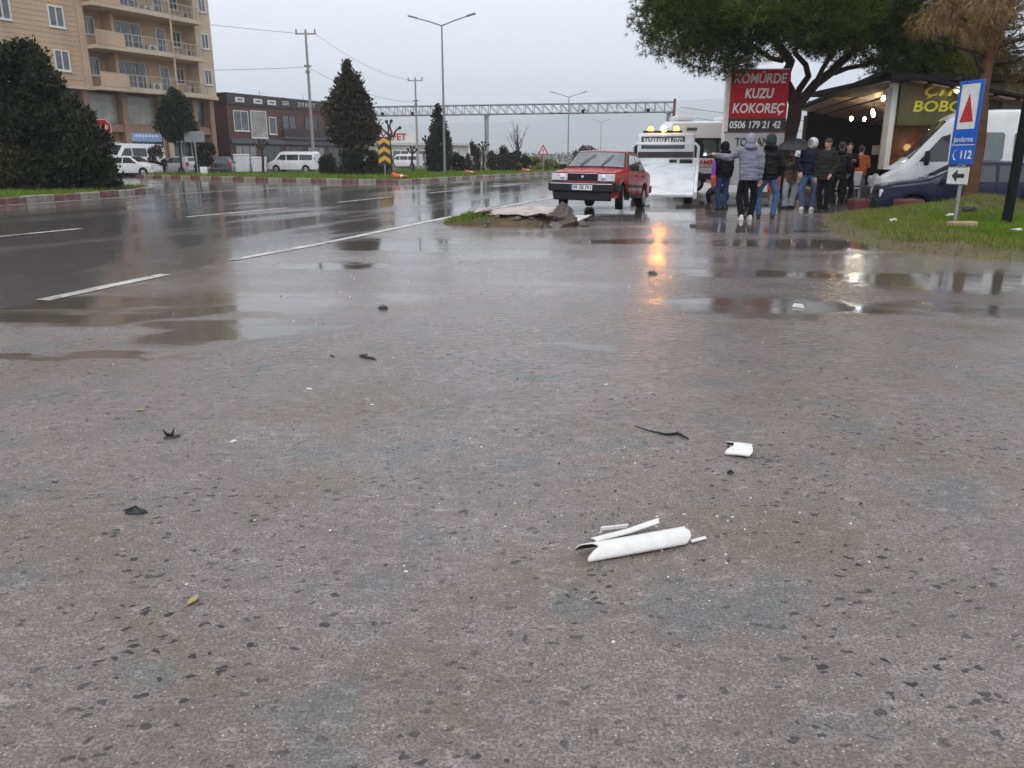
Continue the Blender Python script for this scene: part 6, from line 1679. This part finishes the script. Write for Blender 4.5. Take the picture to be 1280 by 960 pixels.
# ---------------------------------------------------------------- rubble heap, debris and litter
def heap_h(x, y):
    d = ((x + 0.05) / 1.35) ** 2 + ((y - 16.7) / 0.95) ** 2
    n_ = noise.noise(Vector((x * 2.2, y * 2.2, 3))) * 0.35
    k = max(0, 1 - d + n_ * 0.6)
    return 0.22 * min(1, k * 1.6) ** 0.8 * (0.8 + 0.4 * noise.noise(Vector((x * 5, y * 5, 1)))) + 0.03 * noise.noise(Vector((x * 14, y * 14, 1))) * (k > 0)
def earth_heap():
    t = thing('earth_heap', 'low heap of wet brown earth with a grassy end on the asphalt', 'heap', (0, 0, 0))
    vs = []; fs = []; nx, ny = 64, 48
    for j in range(ny + 1):
        for i in range(nx + 1):
            x = -1.7 + 3.3 * i / nx; y = 15.4 + 2.5 * j / ny; z = heap_h(x, y)
            vs.append((x, y, z - 0.012))
    for j in range(ny):
        for i in range(nx):
            a = j * (nx + 1) + i
            if max(vs[q][2] for q in (a, a + 1, a + nx + 2, a + nx + 1)) > -0.005: fs.append((a, a + 1, a + nx + 2, a + nx + 1))
    me = bpy.data.meshes.new('soil'); me.from_pydata(vs, [], fs); me.materials.append(dry_soil); me.polygons.foreach_set('use_smooth', [True] * len(fs))
    link('soil', me, t)
    rs = random.Random(5); pts = []
    while len(pts) < 1700:
        x = rs.uniform(-1.5, -0.25); y = rs.uniform(15.6, 17.6); z = heap_h(x, y)
        if z > 0.02 and rs.random() < (0.1 - x) * 0.9: pts.append((x, y, z - 0.01))
    P = np.array(pts); g = blades('grass_tuft', pts, 0.09, 0.007, grass_dry if False else grass_m); g.parent = t; del g['label']
    sm = [mat('wet_rubble', (0.085, 0.062, 0.045), 0.6, var=0.3, scale=8, bump=0.6, bscale=25), mat('grey_rubble', (0.13, 0.11, 0.095), 0.6, var=0.3, scale=8, bump=0.6, bscale=25)]
    for k in range(46):
        x = rs.uniform(-0.9, 1.35); y = rs.uniform(15.65, 17.2); s = rs.uniform(0.02, 0.065)
        if k < 5: x, y, s = ((1.05, 15.95, 0.2), (0.85, 15.8, 0.13), (0.55, 15.75, 0.12), (1.25, 16.2, 0.12), (1.42, 15.85, 0.07))[k]
        b = MB(); b.ball((0, 0, 0), (s * rs.uniform(0.9, 1.5), s * rs.uniform(0.7, 1.1), s * rs.uniform(0.5, 0.8)), 8, 6)
        b.v = [(p[0] * (1 + 0.9 * noise.noise(Vector(p) * 16 + Vector((k, 0, 0)))), p[1] * (1 + 0.9 * noise.noise(Vector(p) * 16 + Vector((k, 5, 0)))), p[2]) for p in b.v]
        o = b.build('stone', sm[k % 2], t); o.location = (x, y, max(0, heap_h(x, y)) + s * 0.2); o.rotation_euler = (rs.uniform(-0.3, 0.3), rs.uniform(-0.3, 0.3), rs.uniform(0, 6))
earth_heap()
def crumpled(name, label, cat, corners, m, amp, seed, thick=0.015, n=14):
    vs = []; fs = []
    A, B, C, D = [Vector(c) for c in corners]
    for j in range(n + 1):
        for i in range(n + 1):
            u, v = i / n, j / n
            p = A.lerp(B, u).lerp(D.lerp(C, u), v)
            vs.append(p + Vector((0.5 * amp * noise.noise(Vector((u * 5, v * 5, seed + 9))), 0.5 * amp * noise.noise(Vector((u * 5, v * 5, seed + 4))), amp * noise.noise(Vector((u * 4, v * 4, seed))))))
    for j in range(n):
        for i in range(n):
            a = j * (n + 1) + i; fs.append((a, a + 1, a + n + 2, a + n + 1))
    b = MB(); b.add(vs, fs); o = b.build(name, m, None, smooth=25); s = o.modifiers.new('th', 'SOLIDIFY'); s.thickness = thick
    if label: tag(o, label, cat)
    return o
board_white = mat('dirty_white_board', (0.42, 0.37, 0.335), 0.5, var=0.2, scale=4, dirt=(0.15, 0.10, 0.07), dirt_amt=0.95)
crumpled('broken_board', 'large pale broken sheet lying on top of the earth heap', 'board', [(-0.5, 16.1, 0.23), (0.72, 15.98, 0.23), (1.0, 16.6, 0.35), (-0.3, 16.8, 0.33)], board_white, 0.07, 2.0)
crumpled('bent_board', 'dark bent board propped upright at the end of the earth heap', 'board', [(0.72, 15.85, 0.2), (1.25, 15.95, 0.1), (1.2, 16.4, 0.30), (0.98, 16.3, 0.45)], mat('wet_dark_board', (0.07, 0.05, 0.04), 0.5, var=0.3), 0.04, 6.0, 0.03)
crumpled('small_board', 'small pale scrap leaning on the grassy end of the earth heap', 'board', [(-0.75, 16.3, 0.26), (-0.45, 16.2, 0.30), (-0.4, 16.5, 0.36), (-0.7, 16.6, 0.30)], board_white, 0.03, 7.0)
crumpled('white_sheet', 'thin white and red sheet lying flat by the front wheel of the red car', 'sheet', [(1.1, 16.9, 0.03), (1.4, 17.0, 0.04), (1.75, 17.9, 0.10), (1.4, 18.0, 0.08)], mat('white_red_sheet', (0.6, 0.58, 0.57), 0.4, var=0.1, scale=2, dirt=(0.4, 0.05, 0.05), dirt_amt=0.8), 0.02, 8.0)

shard_white = mat('white_bumper_plastic', (0.74, 0.73, 0.70), 0.35, var=0.06, scale=18, coat=0.2, dirt=(0.42, 0.39, 0.35), dirt_amt=0.45)
shard_inner = mat('grey_plastic_inside', (0.05, 0.045, 0.04), 0.6, var=0.3)
def trough(parent, name, path, radii, arc0, arc1, ragged, seed, thick=0.0035, n=22, m=14, left=0.0, right=0.0):
    """curved shell along a path with broken ends"""
    vs = []; fs = []
    path = [Vector(p) for p in path]
    for i in range(n + 1):
        s = i / n * (len(path) - 1); k = min(int(s), len(path) - 2); fr = s - k
        for j in range(m + 1):
            q = j / m
            wob = ragged * noise.noise(Vector((q * 2.6, seed, 0))) * (1 if i > n / 2 else -1) * (abs(i / n - 0.5) * 2) ** 4 + ragged * 0.3 * noise.noise(Vector((q * 13, seed, 3))) * (abs(i / n - 0.5) * 2) ** 6
            wob += (left * math.sin(math.pi * min(1, q * 1.25)) ** 2 * (1 - i / n) ** 5) - right * (1 - q) ** 2 * (i / n) ** 6
            d = (path[k + 1] - path[k]).normalized(); p = path[k].lerp(path[k + 1], fr) + d * wob
            side = d.cross(Vector((0, 0, 1))).normalized(); up = side.cross(d)
            a = arc0 + (arc1 - arc0) * q; ra, rb = radii
            vs.append(p + side * (ra * math.cos(a)) + up * (rb * math.sin(a)))
    for i in range(n):
        for j in range(m):
            a = i * (m + 1) + j; fs.append((a, a + 1, a + m + 2, a + m + 1))
    b = MB(); b.add(vs, fs); me = b.mesh(name, [shard_white, shard_inner], 50)
    o = link(name, me, parent); s = o.modifiers.new('th', 'SOLIDIFY'); s.thickness = thick; s.offset = -1; s.material_offset = 1
    return o
t = thing('bumper_shard', 'long curved white piece of broken bumper lying on the asphalt', 'car part', (0.43, 2.49, 0))
trough(t, 'shell', [(-0.195, -0.095, 0.0), (0.0, -0.03, 0.003), (0.13, 0.02, 0.002), (0.19, 0.048, 0.0)], (0.046, 0.043), R(8), R(168), 0.022, 1.0, left=0.045, right=0.055)
o = MB()
t2 = thing('bumper_strip', 'narrow white strip lying along the back of the bumper piece', 'car part', (0.41, 2.55, 0))
trough(t2, 'strip', [(-0.13, -0.045, 0.004), (0.0, 0.01, 0.012), (0.11, 0.055, 0.03)], (0.016, 0.012), R(10), R(170), 0.02, 2.0, n=14, m=8)
t3 = thing('plastic_sliver', 'small straight white sliver at the broken end of the bumper piece', 'car part', (0.642, 2.512, 0.004), R(28))
b = MB(); b.prism([(-0.034, -0.007), (0.032, -0.008), (0.036, 0.006), (-0.03, 0.008)], lambda p: (p[0], p[1], 0), lambda p: (p[0], p[1], 0.006)); b.build('sliver', shard_white, t3, bevel=0.0015)
t4 = thing('plastic_sliver', 'thin white splinter behind the narrow white strip', 'car part', (0.36, 2.60, 0.004), R(14))
b = MB(); b.prism([(-0.05, -0.004), (0.05, -0.005), (0.06, 0.003), (-0.04, 0.005)], lambda p: (p[0], p[1], 0), lambda p: (p[0], p[1], 0.012)); b.build('sliver', shard_white, t4)
t = thing('plastic_fragment', 'squarish curved white plastic fragment lying apart from the bumper piece', 'car part', (1.015, 3.37, 0), R(-4))
trough(t, 'shell', [(-0.055, 0.012, 0.002), (0.0, 0.0, 0.004), (0.06, -0.01, 0.0)], (0.062, 0.045), R(12), R(160), 0.018, 5.0, n=16, left=0.035, right=0.02)
# black bits
blk = mat('broken_black_plastic', (0.012, 0.012, 0.013), 0.3, var=0.3)
def shard(label, loc, rz, poly, hgt, seed, lift=0.0):
    t = thing('black_shard', label, 'car part', loc, rz, 'black plastic shards on the asphalt')
    b = MB(); c = Vector((sum(p[0] for p in poly) / len(poly), sum(p[1] for p in poly) / len(poly)))
    b.prism(poly, lambda p: (p[0], p[1], 0.001), lambda p: (c.x + (p[0] - c.x) * 0.72, c.y + (p[1] - c.y) * 0.72, hgt * (0.6 + 0.6 * abs(noise.noise(Vector((p[0] * 40, p[1] * 40, seed)))))))
    b.build('shard_body', blk, t, bevel=0.002)
    b = MB(); b.tube([(poly[0][0], poly[0][1], hgt * 0.5), (c.x, c.y, hgt * 1.2), (poly[2][0], poly[2][1], hgt * 0.4)], [0.003, 0.005, 0.003], 6); b.build('rib', blk, t)
    return t
shard('boat shaped black plastic shard below the crumpled clip', (-1.40, 2.74, 0), R(5), [(-0.045, 0.0), (-0.02, -0.016), (0.03, -0.014), (0.045, 0.0), (0.015, 0.02), (-0.02, 0.02)], 0.022, 1)
t = thing('black_shard', 'upright black plastic clip with two prongs', 'car part', (-1.62, 3.58, 0), R(20), 'black plastic shards on the asphalt')
b = MB(); b.prism([(-0.03, 0.05), (-0.012, 0.028), (0.006, 0.022), (0.028, 0.055), (0.016, 0.012), (0.008, 0.0), (-0.008, 0.0), (-0.02, 0.02)], lambda p: (p[0], -0.012, p[1]), lambda p: (p[0] * 0.9, 0.014, p[1] * 0.9)); b.build('clip', blk, t, bevel=0.002)
b = MB(); b.prism([(-0.03, -0.02), (0.02, -0.03), (0.05, 0.0), (0.02, 0.02)], lambda p: (p[0], p[1], 0), lambda p: (p[0] * 0.8, p[1] * 0.8, 0.012)); b.build('foot', blk, t)
shard('long thin black trim strip on the asphalt', (-0.955, 5.15, 0), R(-38), [(-0.085, 0.0), (-0.06, -0.02), (0.0, -0.016), (0.085, -0.004), (0.08, 0.01), (-0.05, 0.016)], 0.02, 3)
shard('small black shard beyond the long trim strip', (-1.13, 6.95, 0), R(10), [(-0.05, 0.0), (0.01, -0.03), (0.04, -0.01), (0.03, 0.03), (0.0, 0.01)], 0.03, 4)
shard('tiny black crumb near the squarish white fragment', (0.915, 3.13, 0), R(10), [(-0.014, 0.0), (0.0, -0.014), (0.014, -0.004), (0.01, 0.012), (-0.005, 0.012)], 0.012, 5)
shard('black crumb on the wet ground before the billboard', (3.55, 16.0, 0), R(10), [(-0.06, 0.0), (0.0, -0.04), (0.06, -0.02), (0.04, 0.04), (-0.02, 0.03)], 0.05, 6)
shard('flat black crumb beside the amber reflection', (1.62, 9.2, 0), R(-20), [(-0.06, 0.0), (0.0, -0.03), (0.06, -0.02), (0.04, 0.02), (-0.02, 0.03)], 0.03, 7)
shard('small dark flake far out on the left asphalt', (-2.62, 3.85, 0), R(-20), [(-0.03, 0.0), (0.0, -0.01), (0.03, -0.006), (0.02, 0.01), (-0.01, 0.01)], 0.006, 8)
shard('thin dark flake left of the long trim strip', (-1.2, 5.2, 0), R(-50), [(-0.03, 0.0), (0.0, -0.006), (0.03, -0.004), (0.02, 0.006), (-0.01, 0.006)], 0.006, 9)
o = MB().tube([(0.60, 3.72, 0.012), (0.66, 3.66, 0.008), (0.74, 3.61, 0.006), (0.79, 3.60, 0.014), (0.83, 3.545, 0.006)], [0.003, 0.004, 0.006, 0.009, 0.003], 7).build('wire_piece', blk, smooth=50)
tag(o, 'bent piece of dark wire lying behind the bumper piece', 'wire')
# pale crumbs
rs = random.Random(8)
crumb = mat('white_crumb', (0.7, 0.68, 0.62), 0.5)
leaf_y = mat('yellow_leaf', (0.35, 0.28, 0.10), 0.6)
for i, (x, y, s, lab) in enumerate(((-1.30, 3.52, 0.018, 'white chip right of the upright black clip'), (-1.16, 4.4, 0.02, 'white chip below the long black trim strip'), (0.55, 4.5, 0.012, 'tiny white chip in the middle of the asphalt'), (2.55, 7.05, 0.07, 'white scrap lying in the puddle'), (-0.75, 4.1, 0.012, 'tiny white chip left of the bent wire'))):
    t = thing('white_chip', lab, 'litter', (x, y, 0.002), rs.uniform(0, 3), 'white chips on the asphalt')
    b = MB(); b.prism([(-s, 0), (-0.2 * s, -0.6 * s), (s, -0.2 * s), (0.5 * s, 0.6 * s)], lambda p: (p[0], p[1], 0), lambda p: (p[0] * 0.8, p[1] * 0.8, s * 0.35)); b.build('chip', crumb, t)
for i, (x, y, lab) in enumerate(((-1.95, 4.0, 'yellow fallen leaf on the left asphalt'), (-0.95, 2.12, 'yellowish fallen leaf low on the left asphalt'))):
    t = thing('fallen_leaf', lab, 'leaf', (x, y, 0.003), i * 1.3, 'fallen leaves'); b = MB()
    b.add([(-0.025, 0, 0.002), (-0.008, -0.013, 0.006), (0.012, -0.01, 0.004), (0.028, 0, 0.008), (0.01, 0.012, 0.005), (-0.01, 0.011, 0.003)], [(0, 1, 2, 3, 4, 5)]); o = b.build('blade', leaf_y, t); o.modifiers.new('th', 'SOLIDIFY').thickness = 0.0012
    b = MB(); b.tube([(-0.02, 0, 0.003), (-0.045, 0.006, 0.002)], 0.0012, 5); b.build('stalk', leaf_y, t)
# on the right verge
tan = mat('tan_block', (0.36, 0.25, 0.16), 0.8, var=0.2, bump=0.4)
t = thing('stone_block', 'tan concrete block at the foot of the blue sign', 'block', (7.72, 13.95, 0.12), R(8)); b = MB(); b.box((0, 0, 0.05), (0.46, 0.2, 0.15)); b.build('block', tan, t, bevel=0.02)
o = MB().box((0, 0, 0), (0.36, 0.22, 0.12), rz=0.3).build('white_carton', white_paint, bevel=0.015); o.location = (9.35, 14.25, 0.17); tag(o, 'flattened white carton on the grass beside the black post', 'litter')
for i, (x, y, w, m_, lab) in enumerate(((8.15, 13.1, 0.14, crumb, 'white litter scrap on the grass below the black post'), (8.75, 16.3, 0.16, crumb, 'pale litter scrap behind the black post'), (8.35, 12.2, 0.12, blk, 'dark litter scrap at the front of the grass bank'), (7.2, 15.4, 0.12, crumb, 'pale litter scrap left of the blue sign'), (9.6, 17.1, 0.34, blk, 'black bag remnant on the raised soil of the bank'))):
    z = h_right(x, y, 1.0); o = crumpled('litter_scrap', lab, 'litter', [(x - w / 2, y - w / 3, z + 0.05), (x + w / 2, y - w / 3, z + 0.06), (x + w / 2, y + w / 3, z + 0.08), (x - w / 2, y + w / 3, z + 0.06)], m_, 0.05, i * 2.0, 0.004, 8)
    o['group'] = 'litter on the bank'

# scattered crumbs of plastic, glass and grit round the broken pieces
rs = random.Random(77); b = MB()
for k in range(420):
    if k < 130: x, y = rs.gauss(0.5, 0.3), rs.gauss(2.65, 0.3)
    elif k < 260: x, y = rs.gauss(0.2, 1.3), abs(rs.gauss(0, 2.2)) + 2.2
    else: x, y = rs.uniform(-3.5, 4.5), rs.uniform(2.0, 12.0)
    s_ = rs.uniform(0.002, 0.0055) * (1 + y * 0.06); b.cur = 0 if rs.random() < 0.35 else 1 + (rs.random() < 0.5)
    a = rs.uniform(0, 6); q = [(s_ * rs.uniform(0.6, 1.4) * math.cos(a + w), s_ * rs.uniform(0.5, 1.2) * math.sin(a + w)) for w in (0, 1.4, 3.0, 4.5)]
    b.prism(q, lambda p: (x + p[0], y + p[1], 0.0005), lambda p: (x + p[0] * 0.7, y + p[1] * 0.7, s_ * 0.7))
o = b.build('debris_crumbs', [crumb, blk, mat('grey_grit', (0.12, 0.11, 0.10), 0.6)])
tag(o, 'tiny crumbs of plastic and grit strewn over the asphalt', 'debris', kind='stuff')
# ---------------------------------------------------------------- hills and damp air
hill_m = mat('hill_scrub', (0.05, 0.065, 0.045), 0.95, var=0.4, scale=0.02)
def hill(name, x0, x1, y0, depth, ridge, seed):
    nx, ny = 80, 14; vs = []; fs = []
    for j in range(ny + 1):
        for i in range(nx + 1):
            x = x0 + (x1 - x0) * i / nx; t = j / ny
            y = y0 + depth * t
            r = interp(ridge, x)
            prof = math.sin(math.pi * 0.5 * min(1, t * 1.6)) ** 1.3
            z = r * prof * (1 + 0.10 * noise.noise(Vector((x * 0.0027 + seed, y * 0.0027, 0)))) + 15 * prof * noise.noise(Vector((x * 0.009, y * 0.009, seed)))
            vs.append((x, y, z - 1.5 if j else -2))
    for j in range(ny):
        for i in range(nx):
            a = j * (nx + 1) + i
            fs.append((a, a + 1, a + nx + 2, a + nx + 1))
    me = bpy.data.meshes.new(name); me.from_pydata(vs, [], fs); me.materials.append(hill_m)
    me.polygons.foreach_set('use_smooth', [True] * len(fs))
    o = link(name, me); o['kind'] = 'structure'
    return o
K = 2.2
hill('hill', -1500 * K, 1900 * K, 1350 * K, 300 * K, [(x * K, z * K) for x, z in [(-1500, 50), (-700, 44), (-300, 60), (0, 66), (250, 92), (520, 84), (900, 110), (1900, 70)]], 2.0)
hill('far_hill', -2100 * K, 2150 * K, 1800 * K, 450 * K, [(x * K, z * K) for x, z in [(-2100, 70), (-900, 110), (-400, 120), (0, 104), (300, 140), (600, 146), (1100, 120), (2150, 110)]], 5.0)
hz = MB().span((-6200, -700, -4), (6200, 5800, 375)).build('haze', under_black)
hm = bpy.data.materials.new('damp_air'); hm.use_nodes = True
ht = hm.node_tree; ht.nodes.clear()
ho = ht.nodes.new('ShaderNodeOutputMaterial'); pv = ht.nodes.new('ShaderNodeVolumePrincipled')
pv.inputs['Color'].default_value = (0.9, 0.94, 1.0, 1); pv.inputs['Density'].default_value = 0.0005
pv.inputs['Anisotropy'].default_value = 0.0
ht.links.new(pv.outputs[0], ho.inputs['Volume'])
hz.data.materials.clear(); hz.data.materials.append(hm)
hz['kind'] = 'stuff'; hz['label'] = 'pale damp air fading the far hills'; hz['category'] = 'haze'
